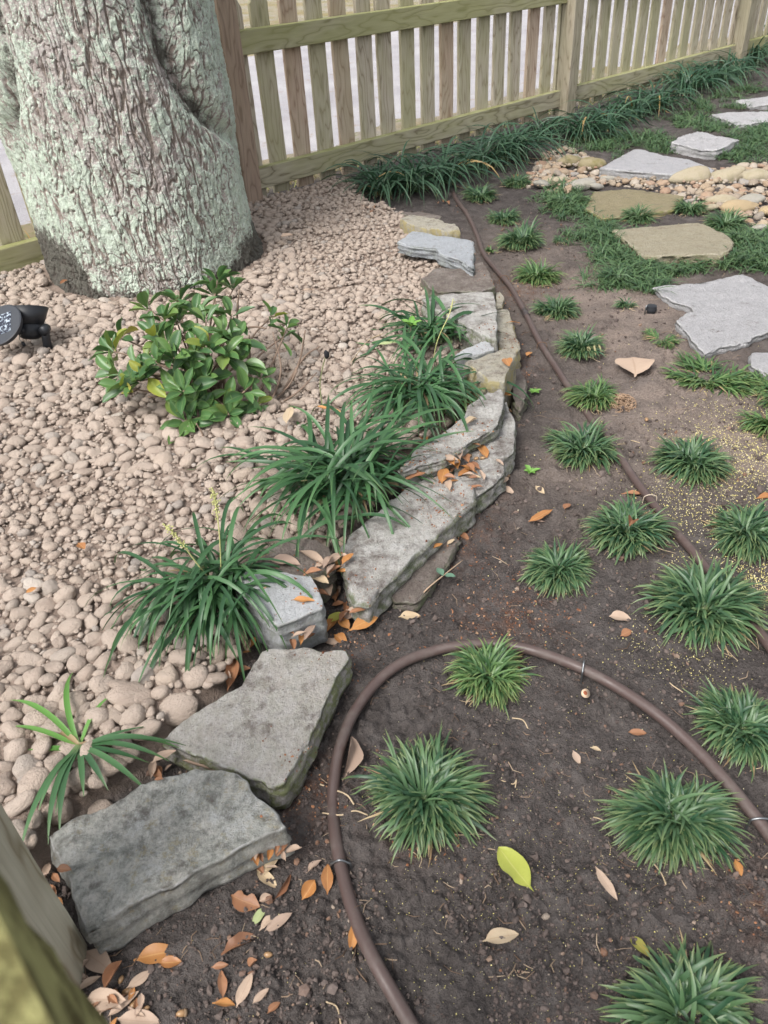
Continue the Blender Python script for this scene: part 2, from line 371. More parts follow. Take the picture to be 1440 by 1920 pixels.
def mat_leafobj(name, stops, rough=0.4, spec=0.45, tr=0.15, edge=None, vein=None, spots=None):
    k = M(name, rough, spec); r = k.rnd(); c = k.ramp(r, stops); v = k.obj()
    if spots: c = k.mix(k.rng(k.noise(v, 1.6, 5, 0.65, w=k.math('MULTIPLY', r, 31.0)), 0.5, 0.72, 0, 0.75), c, spots)
    u = k.attr('u')     # 0 at the midrib, 1 at the rim
    if edge: c = k.mix(k.rng(u, 0.7, 1.0, 0, 0.45), c, edge)
    if vein: c = k.mix(k.rng(u, 0.0, 0.09, 0.65, 0), c, vein)
    f = k.noise(v, 26, 4, 0.6); c = k.mix(k.rng(f, 0.5, 0.75, 0, 0.25), c, k.hsv(c, 0.5, 1.0, 0.6))
    k.base(c)
    if tr: translucent(k, tr, k.hsv(c, 0.48, 1.1, 1.5))
    return k.m

# ------------------------------------------------------------------ layout (pixels of the photo brought down on to the ground)
TR_C = np.array([-0.794, 2.924]); TR_R = 0.38
bed_px = [(692, 372), (768, 398), (800, 430), (838, 470), (850, 515), (872, 560), (880, 640), (880, 690), (860, 760), (800, 820), (740, 890), (650, 985), (560, 1050), (470, 1100), (455, 1200), (420, 1275), (330, 1350), (225, 1450), (110, 1540), (60, 1620), (-40, 1700)]
BED = [G(x, y, 0.05)[:2] for x, y in bed_px]
BED += [np.array([-0.75, 0.25]), np.array([-2.6, 0.6]), (FN*FD+FT*-1.2)[:2], (FN*(FD-0.0)+FT*1.0)[:2], (FN*(FD-0.0)+FT*2.6)[:2]]
BED = np.array(BED)
def blob(x, y, px, py, rad, z=0.0):
    c = G(px, py, z); return np.exp(-((x-c[0])**2+(y-c[1])**2)/(rad*rad))
def hgt(x, y, fine=True):
    x = np.asarray(x, float); y = np.asarray(y, float)
    n = x*FN[0]+y*FN[1]
    out = sst(3.2, 3.5, n)
    h = 0.020*fbm2(x*2.6, y*2.6, 3, 3)
    if fine:
        amp = 0.55+0.9*vn2(x*3.1, y*3.1, 40)
        h = h+amp*(0.021*fbm2(x*15, y*15, 5, 4, 0.6)+0.012*np.abs(fbm2(x*34, y*34, 8, 4, 0.6))*2)
        f1, f2, _ = worley2(x*48+1.5*fbm2(x*20, y*20, 2, 2), y*48, 11)
        h = h+0.0075*amp*sst(0.55, 0.05, f1)*sst(0.35, 0.65, vn2(x*9, y*9, 21))
    sd = sdist(x, y, BED)
    h = h+0.048*sst(-0.03, 0.06, sd)
    h = h*(1-out)+out*(-0.02+0.02*fbm2(x*1.5, y*1.5, 9, 3))
    return h
def hz(x, y): return float(hgt(np.array([x]), np.array([y]))[0])
def GP(x, y, dz=0.0):
    """the point of the ground that pixel x,y of the photo shows"""
    z = 0.0
    for _ in range(4):
        p = G(x, y, z); z = hz(p[0], p[1])+dz
    return G(x, y, z)

# ------------------------------------------------------------------ ground sheet
a_d = np.linspace(R(-60), R(60), 640); a_c = np.linspace(R(60), R(300), 62)[1:-1]
ang = np.concatenate([a_d, a_c])
rad = np.concatenate([np.linspace(0.02, 0.28, 8)[:-1], np.geomspace(0.28, 5.2, 500), np.geomspace(5.3, 140, 44)])
RR, AA = np.meshgrid(rad, ang, indexing='ij')
gx = (RR*np.sin(AA)).ravel(); gy = (RR*np.cos(AA)).ravel()
gz = hgt(gx, gy)
far = sst(9, 20, np.hypot(gx, gy)); gz = gz*(1-far)-0.03*far
sdb = sdist(gx, gy, BED)
gn = gx*FN[0]+gy*FN[1]
sandy = np.clip(blob(gx, gy, 1290, 760, 0.26)+0.9*blob(gx, gy, 1150, 560, 0.34)+0.55*blob(gx, gy, 1400, 850, 0.16)+0.6*blob(gx, gy, 1200, 640, 0.2)+0.35*blob(gx, gy, 1000, 480, 0.4)+0.5*blob(gx, gy, 1100, 900, 0.2), 0, 1)
rust = np.clip(blob(gx, gy, 950, 1160, 0.075)+blob(gx, gy, 960, 545, 0.12)+blob(gx, gy, 950, 690, 0.08)+0.8*blob(gx, gy, 560, 1490, 0.08)+blob(gx, gy, 850, 1010, 0.09)+0.7*blob(gx, gy, 900, 930, 0.07)+0.8*blob(gx, gy, 780, 1570, 0.04)+blob(gx, gy, 1430, 1700, .05), 0, 1)
C0 = len(gx)
V = np.vstack([np.stack([gx, gy, gz], -1), [[0, 0, hz(0, 0)]]])
nA = len(ang); k = np.arange(nA)
F = [grid_faces(len(rad), nA, True)[:, ::-1], np.stack([(k+1) % nA, k, np.full(nA, C0)], -1)]
ap = lambda a, v=0: np.append(a, v)
gm = mesh_np('ground', V, F, True, {'bed': ap(sst(-0.012, 0.02, sdb+0.03*fbm2(gx*14, gy*14, 31, 3))*(1-sst(3.12, 3.2, gn))), 'sandy': ap(sandy), 'rust': ap(rust), 'outside': ap(sst(3.26, 3.5, gn+0.15*fbm2(gx*5, gy*5, 61, 3)))}, mat_ground())
tag(link('ground', gm), kind='structure')
# the lane beyond the fence
nt_, nn_ = 160, 50
tt, nn = np.meshgrid(np.linspace(-10, 30, nt_), np.linspace(0, 1, nn_), indexing='ij')
n0 = 3.75+0.25*fbm2(tt*0.9, tt*0+3, 4, 3); n1 = 8.4+0.8*fbm2(tt*0.6, tt*0+8, 5, 3)
nv = n0+(n1-n0)*nn
X = nv*FN[0]+tt*FT[0]; Y = nv*FN[1]+tt*FT[1]
Z = np.sin(np.clip(nn, 0, 1)*math.pi)**0.5*0.035+0.012*fbm2(X*3, Y*3, 12, 3)-0.035
lm_ = mesh_np('lane', np.stack([X, Y, Z], -1).reshape(-1, 3), grid_faces(nt_, nn_)[:, ::-1], True, None, mat_lane())
tag(link('gravel_lane', lm_), kind='structure')

# ------------------------------------------------------------------ oak trunk
def build_oak():
    t = thing('oak_tree', 'thick oak trunk covered with pale green lichen beside the picket fence', 'tree', (TR_C[0], TR_C[1], 0.0))
    e1 = -TR_C/np.linalg.norm(TR_C); e2 = np.array([-e1[1], e1[0]])
    th = np.concatenate([np.linspace(R(-103), R(103), 780), np.linspace(R(103), R(257), 72)[1:-1]])
    zz = np.concatenate([np.linspace(-0.06, 1.02, 470), np.linspace(1.03, 3.2, 80)])
    Z, T = np.meshgrid(zz, th, indexing='ij')
    Ts = np.where(T > math.pi, T-2*math.pi, T)
    flare = np.exp(-np.clip(Z, -0.05, 9)/0.07)
    Rr = TR_R-0.012*np.clip(Z, 0, 1)-0.035*np.clip(Z-1, 0, 3)+0.018*flare*(1+0.8*np.sin(Ts*5+0.6))+0.030*np.exp(-np.clip(Z, -0.05, 9)/0.11)*sst(25, 70, np.degrees(Ts))*sst(130, 90, np.degrees(Ts))
    Rr = Rr+0.010*np.sin(3*T+1.2)+0.006*np.sin(7*T+Z*2)
    # the seam where the right-hand limb leaves the bole, and the fold on the left
    tc = np.interp(Z, [0.40, 0.465, 0.53, 0.6, 0.70, 0.9, 3], [80, 64, 50, 39, 30, 27, 22])
    dd = (np.degrees(Ts)-tc)+3*fbm2(Z*9, Z*0, 3, 3); on = sst(0.40, 0.52, Z)
    Rr = Rr-0.046*on*np.exp(-(dd/6.5)**2)+0.014*on*sst(2, 16, dd)*sst(75, 50, dd)
    tl = np.interp(Z, [0.3, 0.55, 0.63, 0.75, 0.9, 3], [-82, -70, -60, -54, -53, -50]); dl = np.degrees(Ts)-tl
    onl = sst(0.30, 0.55, Z); Rr = Rr-0.035*onl*np.exp(-(dl/6)**2)+0.02*onl*sst(-3, -16, dl)*sst(-60, -40, dl)
    u = Ts*TR_R; v = Z
    wu = 0.016*fbm2(u*12, v*9, 50, 3)*2+0.03*fbm2(u*3, v*2.2, 57, 2); wv = 0.02*fbm2(u*11, v*11, 51, 3)*2
    lean = 0.10*(v-0.4)*0.4
    uu = u+wu+lean
    mixv = sst(0.36, 0.08, v)
    n1 = fbm2(uu*58, (v+wv)*9.0, 61, 3, 0.42); n1c = fbm2(uu*50+7, (v+wv)*17.0, 66, 3, 0.42); n2 = fbm2(uu*55, (v+wv*1.4)*40, 63, 3, 0.5); n3 = fbm2(uu*44, (v+wv)*36, 67, 3, 0.5)
    f1, f2, idc = worley2(uu/0.016, (v+wv)/0.034, 61, 1.0)
    wv_ = 0.75+0.6*vn2(u*7, v*6, 8)
    ca = sst(0.0, 0.085, np.abs(n1)/wv_+0.12*mixv*np.abs(n2)); cb_ = 0.15+0.85*sst(0.0, 0.060, np.abs(n1c)/wv_)
    cc_ = (0.62-0.35*mixv)+(0.38+0.35*mixv)*sst(0.0, 0.045, np.abs(n2)); cd_ = 1-mixv*(1-sst(0.0, 0.055, np.abs(n3)))
    crack = np.minimum(np.minimum(ca, cb_), np.minimum(cc_, cd_))
    idd = vn2(uu*60, v*45, 9); cs = crack
    edge = sst(0.0, 0.75, crack)
    H = 0.0064*edge+0.0050*idc+0.005*fbm2(u*60, v*50, 71, 4, 0.6)*2+0.012*fbm2(u*9, v*5, 73, 3)
    Rr = Rr+H-0.012
    X = TR_C[0]*0+Rr*(np.cos(T)*e1[0]+np.sin(T)*e2[0]); Y = Rr*(np.cos(T)*e1[1]+np.sin(T)*e2[1])
    X = X-0.01*Z; 
    low = np.clip(0.75*sst(0.12, 0.0, Z)+0.35*sst(0.2, 0.05, Z)*vn2(u*9, v*7, 33)+0.95*sst(-30, -52, np.degrees(Ts))*sst(0.40, 0.08, Z)+0.8*sst(40, 60, np.degrees(Ts))*sst(0.26, 0.06, Z)+0.62*on*np.exp(-((dd+1)/9)**2)+0.55*onl*np.exp(-(dl/9)**2), 0, 1)  # dark bark at the foot, plus crevice shade painted along seam and fold
    lich = 0.02+0.05*sst(0.55, 0.2, Z)+0.07*sst(20, 50, np.abs(np.degrees(Ts)+6))-0.05*np.exp(-(((np.degrees(Ts)+14)/22)**2))*sst(.25, .5, Z)+0.14*fbm2(u*6, v*5, 90, 3)
    V = np.stack([X, Y, Z], -1).reshape(-1, 3)
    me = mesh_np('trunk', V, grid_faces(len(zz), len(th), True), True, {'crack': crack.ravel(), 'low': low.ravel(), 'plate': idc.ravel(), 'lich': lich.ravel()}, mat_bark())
    link('trunk', me, t)
build_oak()

# ------------------------------------------------------------------ timber
def plank(name, w, d, L, seg=10, ch=0.004, top='flat', seed=0, wav=0.0012, mat=None):
    """board along local z, width along x, thickness along y, from z=0"""
    r = np.random.default_rng(seed)
    hw, hd = w/2, d/2
    sec = np.array([(-hw+ch, -hd), (hw-ch, -hd), (hw, -hd+ch), (hw, hd-ch), (hw-ch, hd), (-hw+ch, hd), (-hw, hd-ch), (-hw, -hd+ch)])
    zs = list(np.linspace(0, L, seg)); sc = [1.0]*seg
    if top == 'point':
        zs[-1] = L-0.058; zs += [L-0.03, L-0.002]; sc += [0.62, 0.06]
    V = []
    bow = r.uniform(-1, 1, 2)*0.0025
    for z, s_ in zip(zs, sc):
        q = z/L; off = bow*math.sin(q*math.pi)
        j = r.normal(0, wav, (8, 2))*0.5
        V.append(np.stack([sec[:, 0]*s_+off[0]+j[:, 0], sec[:, 1]+off[1]+j[:, 1]*0.4, np.full(8, z)], -1))
    n = len(zs); V = np.vstack(V)
    F = [grid_faces(n, 8, True), np.arange(8)[::-1][None], (np.arange(8)+(n-1)*8)[None]]
    return mesh_np(name, V, F, False, None, mat)
W_PICK = mat_wood('weathered_picket_pine', (0.55, 0.49, 0.395), (0.46, 0.405, 0.32), (0.21, 0.165, 0.11), 0.55, (0.34, 0.335, 0.17))
W_RED = mat_wood('reddish_picket_pine', (0.58, 0.475, 0.385), (0.46, 0.335, 0.25), (0.24, 0.145, 0.10), 0.3, (0.30, 0.30, 0.165))
W_RAIL = mat_wood('mossy_rail_pine', (0.44, 0.405, 0.305), (0.37, 0.34, 0.24), (0.12, 0.098, 0.055), 0.65, (0.29, 0.295, 0.125), topmoss=0.65, gs=0.8)
W_POST = mat_wood('brown_post_pine', (0.41, 0.315, 0.25), (0.34, 0.25, 0.195), (0.19, 0.13, 0.10), 0.12)
W_POST2 = mat_wood('grey_green_post_pine', (0.42, 0.37, 0.295), (0.35, 0.305, 0.24), (0.17, 0.13, 0.09), 0.4, (0.235, 0.235, 0.14))
def Ft(x, y, d):
    v = ray(x, y); k = d/(v@FN); P = CAM+v*k; return P@FT, P[2]
fence = thing('picket_fence', 'weathered green tinged picket fence running behind the oak trunk', 'fence', tuple(FN*FD+FT*2.0))
def fpart(name, me, t, n, z, rot=None):
    o = link(name, me, fence); p = FN*(FD+n)+FT*t+np.array([0, 0, z])-(FN*FD+FT*2.0)
    o.location = p; o.rotation_euler = (0, 0, AZ) if rot is None else rot
    return o
pm = [plank('picket', 0.0905, 0.019, 0.80, 11, 0.002, 'point', 30+i, 0.0010, W_PICK) for i in range(6)]
pr = [plank('picket', 0.0905, 0.019, 0.80, 11, 0.002, 'point', 50+i, 0.0010, W_RED) for i in range(2)]
for i in range(-13, 36):
    tc = 2.349+0.1405*i+rng.normal(0, 0.002)
    me = pr[i % 2] if i in (0, 2, 7, 12, -5, 22) else pm[i % 6]
    fpart('picket', me, tc, 0.050, 0.035+rng.normal(0, 0.003)+(0.012 if i > 14 else 0), (rng.normal(0, 0.002), rng.normal(0, 0.006), AZ))
t1 = Ft(491, 350, FD-0.051)[0]-0.0445; t2 = Ft(1083, 150, FD-0.051)[0]-0.0445; t3 = Ft(1413, 40, FD-0.051)[0]-0.0445
for tpos, wm, nm, zt in ((t1, W_POST, 'reddish brown post', 0.98), (t2, W_POST2, None, 0.98), (t3, W_POST2, None, 0.98), (t1-2.36, W_POST2, None, 0.95)):
    o = fpart('post', plank('post', 0.089, 0.089, zt+0.1, 10, 0.005, 'flat', int(tpos*100) % 97, 0.0012, wm), tpos, -0.007, -0.1)
    if nm: o['label'] = nm
def rail(ta, tb, ztop, dz_end=0.0):
    L = tb-ta
    o = fpart('rail', plank('rail', 0.089, 0.038, L, 14, 0.003, 'flat', int(ta*31+ztop*77) % 89, 0.0009, W_RAIL), ta, 0.019, ztop-0.0445)
    # local z (length) -> FT, local x (width) -> down, local y -> FN
    Mx = Matrix(((0, FN[0], FT[0]), (0, FN[1], FT[1]), (-1, 0, dz_end/L)))
    o.rotation_euler = Mx.to_euler()
zb1 = Ft(1085, 160, FD)[1]; zb2 = Ft(1390, 80, FD)[1]
print('fence posts', t1, t2, t3, 'rail z', zb1, zb2)
rail(t1+0.047, t2-0.047, 0.174); rail(t1+0.047, t2-0.047, 0.700)
rail(t2+0.047, t3-0.047, zb1, zb2-zb1); rail(t2+0.047, t3-0.047, 0.715)
rail(t3+0.047, t3+0.75, zb2); rail(t3+0.047, t3+0.75, 0.72)
rail(t1-2.31, t1-0.047, 0.128); rail(t1-2.31, t1-0.047, 0.655)

# posts of the near fence, bottom left corner of the view
c = G(169, 1771, 0.0); dirn = np.array([-0.80, -0.60]); pv = np.array([-0.60, 0.80])
t = thing('wooden_post', 'grey green weathered wooden post standing beside the dark mottled slab', 'post', (c[0], c[1], 0))
W_NEAR = mat_wood('near_post_pine', (0.52, 0.485, 0.385), (0.44, 0.41, 0.315), (0.20, 0.155, 0.09), 0.4, (0.36, 0.37, 0.24), gs=0.7)
o = link('post_shaft', plank('post', 0.12, 0.089, 0.74, 14, 0.006, 'flat', 5, 0.0014, W_NEAR), t)
o.location = (-0.055, -0.052, -0.08); o.rotation_euler = (0, 0, R(8))
def mat_mossy():
    k = M('mossy_timber', 0.95, 0.1); v = k.pos(); n1 = k.noise(v, 34, 5, 0.68); n2 = k.noise(v, 110, 4, 0.7)
    c = k.mix(k.rng(n1, 0.42, 0.58, 0, 1), (0.105, 0.095, 0.04), (0.33, 0.32, 0.14)); c = k.mix(k.rng(n2, 0.5, 0.75, 0, 0.7), c, (0.09, 0.075, 0.035)); k.bump(n2, 0.004); return k.base(c)
t = thing('mossy_post', 'moss covered wooden post out of focus in the lower left corner', 'post', (-0.20, 0.0, 0))
e = ray(95, 1783); e = CAM+e*(0.33/np.linalg.norm(e))
pl = plank('post', 0.10, 0.10, 0.86, 40, 0.006, 'flat', 9, 0.003, mat_mossy())
o = link('post_shaft', pl, t); rz = R(38)
cn = np.array([math.cos(rz)*0.05-math.sin(rz)*0.05, math.sin(rz)*0.05+math.cos(rz)*0.05])
o.location = (e[0]-cn[0]+0.20, e[1]-cn[1], -0.04); o.rotation_euler = (0, 0, rz)

# ------------------------------------------------------------------ stone slabs
def resample(P, step):
    P = np.vstack([P, P[:1]]); d = np.r_[0, np.cumsum(np.hypot(*np.diff(P, axis=0).T))]
    n = max(24, int(d[-1]/step)); s = np.linspace(0, d[-1], n, endpoint=False)
    return np.stack([np.interp(s, d, P[:, 0]), np.interp(s, d, P[:, 1])], -1), d[-1]/n
def pertri(P, c):
    return P
def slab(name, label, px, ztop, thick, mat, cat='stone', seed=0, group=None, rough=0.0032, tilt=(0, 0), flare=0.004, step=0.0065, jag=0.006):
    P = np.array([G(x, y, ztop)[:2] for x, y in px])
    A = 0.5*np.sum(P[:, 0]*np.roll(P[:, 1], -1)-np.roll(P[:, 0], -1)*P[:, 1])
    if A < 0: P = P[::-1]
    P, st = resample(P, step); n = len(P); c = P.mean(0)
    T = np.roll(P, -1, 0)-np.roll(P, 1, 0); T /= np.linalg.norm(T, axis=1)[:, None]+1e-9; N = np.stack([T[:, 1], -T[:, 0]], -1)
    s0 = seed*13.7
    def ring(off): return P+N*off[:, None] if np.ndim(off) else P+N*off
    P = P+N*(fbm2(P[:, 0]*38+s0, P[:, 1]*38, seed, 4)*jag*2)[:, None]
    V = []; side = []
    nl = 7
    for k in range(nl, 0, -1):       # from the underside up
        q = k/nl
        z = ztop-thick*q+0.004*fbm2(P[:, 0]*25, P[:, 1]*25+k*5, seed+k, 2)*(k < nl)
        o = flare*q*fbm2(P[:, 0]*9+s0, P[:, 1]*9, seed+3, 2)*3+0.0052*fbm2(P[:, 0]*22, P[:, 1]*22+k*3.3, seed+20+k, 3)*2.2+0.0035*math.sin(k*2.4+seed)
        Q = P+N*(np.where(np.ones(n), o, o))[:, None]
        V.append(np.column_stack([Q, z])); side.append(np.ones(n))
    for s_ in [1.0, 0.988, 0.968]+list(np.linspace(0.94, 0.05, 22)):
        Q = c+(P-c)*s_
        e = {1.0: -0.0055, 0.988: -0.0015}.get(s_, 0.0)
        chip = np.clip(fbm2(P[:, 0]*30+s0, P[:, 1]*30, seed+60, 3)-0.05, 0, 1)*0.03*(s_ > 0.95)
        lq = 5*(fbm2(Q[:, 0]*9+s0, Q[:, 1]*13, seed+7, 5, 0.6)+0.5); lay = 0.0024*(np.floor(lq)+sst(0.35, 0.65, lq-np.floor(lq)))-0.006
        z = ztop+e-chip+rough*(fbm2(Q[:, 0]*11+s0, Q[:, 1]*11, seed, 5)*3.4)+lay*(rough/0.003)-0.002
        V.append(np.column_stack([Q, z])); side.append(np.full(n, 1.0 if s_ == 1.0 else 0.7 if s_ == .988 else 0.2 if s_ == .965 else 0))
    nr = len(V); V = np.vstack(V); V = np.vstack([V, [[c[0], c[1], ztop-0.002+rough*float(fbm2(np.array([c[0]*11+s0]), np.array([c[1]*11]), seed, 5)[0]*3.4)]]])
    side = np.append(np.concatenate(side), 0)
    V[:, 2] += (V[:, 0]-c[0])*tilt[0]+(V[:, 1]-c[1])*tilt[1]
    V[:, :2] -= c
    zb = ztop-thick; V[:, 2] -= zb
    k = np.arange(n); b = (nr-1)*n
    F = [grid_faces(nr, n, True), np.stack([b+k, b+(k+1) % n, np.full(n, nr*n)], -1), np.arange(n)[::-1][None]]
    me = mesh_np(name, V, F, True, {'side': side}, mat)
    o = link(name, me, None, (c[0], c[1], zb)); return tag(o, label, cat, group)

MS_DARK = mat_slab('dark_schist', (0.52, 0.525, 0.48), (0.62, 0.60, 0.555), (0.72, 0.725, 0.70), lich=(0.36, 0.35, 0.31), lamt=0.3, dirt=0.22, dark=(0.215, 0.225, 0.205), ang=0.6, vein=0.55, ochre=(0.40, 0.34, 0.20))
MS_GREY = mat_slab('grey_schist', (0.52, 0.48, 0.44), (0.60, 0.57, 0.54), (0.69, 0.675, 0.66), lamt=0.85, lich=(0.33, 0.36, 0.19), dirt=0.24, ang=0.9, vein=0.6)
MS_WHITE = mat_slab('pale_schist', (0.56, 0.575, 0.595), (0.64, 0.655, 0.675), (0.74, 0.75, 0.77), lamt=0.25, dirt=0.16, wear=0.5, ang=0.2, vein=0.5)
MS_WDIRT = mat_slab('pale_soiled_schist', (0.55, 0.53, 0.50), (0.64, 0.625, 0.60), (0.72, 0.71, 0.70), wear=0.75, lamt=0.6, dirt=0.50, ang=0.7, vein=0.5)
MS_BLUE = mat_slab('blue_grey_slate', (0.43, 0.455, 0.49), (0.50, 0.53, 0.565), (0.59, 0.61, 0.64), wear=0.6, lamt=0.2, dirt=0.08, ang=0.3, vein=0.4)
MS_YEL = mat_slab('yellow_edged_schist', (0.46, 0.43, 0.36), (0.52, 0.49, 0.42), (0.58, 0.55, 0.47), lich=(0.52, 0.45, 0.24), lamt=0.95, dirt=0.32, ang=0.2, vein=0.45)
MS_SOIL = mat_slab('soil_covered_stone', (0.24, 0.20, 0.18), (0.30, 0.26, 0.235), (0.40, 0.37, 0.34), lamt=0.5, dirt=0.55, ang=0.5, vein=0.4)
MS_STEP = mat_slab('pale_flagstone', (0.45, 0.445, 0.46), (0.53, 0.52, 0.535), (0.62, 0.61, 0.62), wear=0.7, lamt=0.1, dirt=0.08, ang=1.3, vein=0.5)
MS_STEPG = mat_slab('grey_flagstone', (0.44, 0.44, 0.465), (0.51, 0.50, 0.515), (0.58, 0.57, 0.58), wear=0.6, lamt=0.1, dirt=0.10, ang=0.3, vein=0.3)
MS_OLIVE = mat_slab('olive_flagstone', (0.36, 0.315, 0.225), (0.43, 0.385, 0.29), (0.51, 0.465, 0.37), wear=0.7, lich=(0.27, 0.27, 0.15), lamt=0.5, dirt=0.05, ang=0.3, vein=0.25)
MS_MOSS = mat_slab('mossy_flagstone', (0.30, 0.255, 0.155), (0.35, 0.295, 0.195), (0.40, 0.35, 0.24), wear=0.7, lich=(0.25, 0.245, 0.10), lamt=1.0, dirt=0.10, ang=0.3, vein=0.2)

GE = 'stones edging the gravel bed'
slab('edging_stone', 'large dark mottled grey slab at the bottom left by the grey green post', [(83, 1560), (144, 1529), (196, 1508), (242, 1483), (258, 1467), (317, 1450), (358, 1438), (400, 1444), (442, 1448), (462, 1462), (487, 1494), (512, 1517), (541, 1546), (525, 1556), (475, 1572), (417, 1602), (354, 1635), (300, 1668), (250, 1696), (196, 1726), (156, 1741), (142, 1708), (137, 1683), (129, 1650), (110, 1617), (94, 1579)], 0.080, 0.076, MS_DARK, seed=1, group=GE)
slab('edging_stone', 'long grey beige slab with a green edge, next to the dark mottled slab', [(302, 1385), (338, 1353), (379, 1327), (420, 1301), (452, 1283), (470, 1251), (490, 1216), (502, 1210), (557, 1210), (601, 1214), (649, 1217), (655, 1228), (634, 1262), (612, 1310), (595, 1352), (574, 1395), (552, 1436), (530, 1470), (507, 1476), (488, 1464), (443, 1447), (405, 1429), (353, 1409)], 0.064, 0.062, MS_GREY, seed=2, group=GE)
slab('edging_stone', 'small white angular block half under the drooping liriope blades', [(437, 1080), (443, 1105), (480, 1138), (519, 1170), (554, 1158), (589, 1143), (605, 1137), (604, 1117), (594, 1097), (586, 1078), (531, 1072), (470, 1064)], 0.095, 0.085, MS_WHITE, seed=3, group=GE, jag=0.003)
slab('edging_stone', 'grey brown leaf strewn stone behind the small white block', [(480, 1062), (492, 1030), (530, 1012), (580, 1008), (618, 1022), (622, 1052), (600, 1074), (540, 1076)], 0.085, 0.07, MS_SOIL, seed=4, group=GE)
slab('edging_stone', 'buried lower stone below the long soiled slab', [(742, 1122), (780, 1123), (806, 1098), (830, 1062), (846, 1040), (864, 1010), (850, 985), (800, 1010), (750, 1060), (720, 1100)], 0.030, 0.05, MS_SOIL, seed=5, group=GE)
slab('edging_stone', 'long soiled white slab with a dark crack along its front edge', [(650, 1082), (667, 1126), (689, 1129), (711, 1101), (753, 1068), (778, 1040), (822, 998), (861, 959), (892, 934), (889, 915), (861, 893), (831, 884), (794, 894), (756, 916), (725, 944), (692, 971), (656, 998), (639, 1029), (642, 1057)], 0.072, 0.066, MS_WDIRT, seed=6, group=GE, rough=0.004)
slab('edging_stone', 'acorn strewn ledge stone under the thin upper slab', [(950, 751), (962, 775), (967, 801), (966, 838), (952, 852), (933, 860), (905, 874), (870, 880), (838, 872), (845, 850), (880, 826), (905, 800), (925, 770)], 0.068, 0.062, MS_WDIRT, seed=7, group=GE)
slab('edging_stone', 'jutting corner stone with a sloping greenish front face', [(943, 860), (945, 887), (922, 908), (893, 930), (872, 908), (850, 886), (852, 868), (900, 866)], 0.060, 0.058, MS_WDIRT, seed=8, group=GE)
slab('edging_stone', 'thin upper slab overhanging the acorn strewn ledge', [(939, 726), (949, 743), (940, 772), (931, 796), (914, 808), (878, 828), (828, 860), (790, 872), (756, 885), (747, 874), (778, 846), (822, 816), (850, 795), (880, 772), (878, 757), (906, 737)], 0.105, 0.036, MS_WDIRT, seed=9, group=GE, step=0.005, rough=0.0035)
slab('edging_stone', 'flat dust covered stone low in the soil right of the yellow white block', [(961, 690), (975, 688), (987, 712), (986, 742), (975, 763), (966, 748), (958, 722)], 0.045, 0.05, MS_SOIL, seed=10, group=GE)
slab('edging_stone', 'chunky white block with a yellow lichen face', [(872, 680), (918, 661), (961, 650), (969, 664), (956, 688), (945, 712), (920, 708), (896, 694)], 0.122, 0.12, MS_YEL, seed=11, group=GE, jag=0.004)
slab('edging_stone', 'narrow soil dusted stone with a pale lower tip along the tubing', [(928, 578), (953, 576), (960, 600), (967, 628), (977, 648), (968, 656), (938, 650), (930, 620)], 0.075, 0.07, MS_YEL, seed=12, group=GE)
slab('edging_stone', 'small white stone wedged between the flat white slab and the yellow white block', [(855, 665), (885, 648), (907, 638), (922, 641), (926, 653), (901, 662), (878, 667)], 0.105, 0.09, MS_WHITE, seed=13, group=GE)
slab('edging_stone', 'flat white slab streaked with soil behind the third liriope clump', [(790, 558), (835, 549), (880, 546), (926, 543), (931, 563), (934, 609), (930, 636), (906, 626), (866, 603), (815, 580)], 0.118, 0.11, MS_WDIRT, seed=14, group=GE)
slab('edging_stone', 'grey brown stone with a lichen pale edge below the blue grey slab', [(790, 518), (815, 503), (860, 500), (905, 490), (917, 509), (929, 534), (899, 545), (866, 541), (830, 545), (805, 538)], 0.095, 0.09, MS_SOIL, seed=15, group=GE)
slab('edging_stone', 'blue grey L shaped slab', [(745, 451), (772, 432), (789, 433), (818, 440), (849, 442), (887, 449), (890, 468), (886, 484), (887, 503), (868, 489), (848, 482), (824, 473), (817, 463), (772, 459)], 0.118, 0.042, MS_BLUE, seed=16, group=GE, jag=0.0025, rough=0.0016)
slab('edging_stone', 'yellowish rough stone farthest from the camera in the edging', [(749, 410), (768, 401), (793, 405), (824, 411), (840, 420), (855, 420), (862, 430), (840, 433), (810, 428), (780, 424)], 0.105, 0.10, MS_YEL, seed=17, group=GE)
slab('edging_stone', 'dusty grey flat stone under the fence side liriope', [(752, 397), (790, 395), (826, 402), (820, 414), (780, 410)], 0.07, 0.05, MS_SOIL, seed=18, group=GE)
slab('edging_stone', 'small tan stone beside the tubing, right of the flat white slab', [(929, 548), (938, 545), (946, 560), (942, 574), (932, 574)], 0.06, 0.05, MS_YEL, seed=19, group=GE)

GS = 'flagstones of the stepping path'
slab('stepping_stone', 'largest pale flagstone at the right edge of the photo', [(1222, 534), (1266, 530), (1310, 527), (1370, 516), (1393, 512), (1440, 532), (1520, 570), (1500, 612), (1440, 621), (1409, 632), (1402, 639), (1353, 648), (1323, 660), (1306, 646), (1288, 623), (1268, 599), (1277, 588), (1300, 584), (1296, 574), (1255, 563)], 0.028, 0.05, MS_STEP, 'flagstone', 21, GS, rough=0.0028)
slab('stepping_stone', 'corner of a pale flagstone just below the largest pale one', [(1407, 662), (1470, 662), (1500, 690), (1440, 702), (1407, 684)], 0.025, 0.05, MS_STEP, 'flagstone', 22, GS)
slab('stepping_stone', 'olive tan flagstone ringed by mondo grass', [(1149, 429), (1230, 422), (1309, 415), (1357, 434), (1377, 450), (1370, 466), (1350, 476), (1280, 477), (1208, 478)], 0.045, 0.05, MS_OLIVE, 'flagstone', 23, GS, rough=0.0018, jag=0.003)
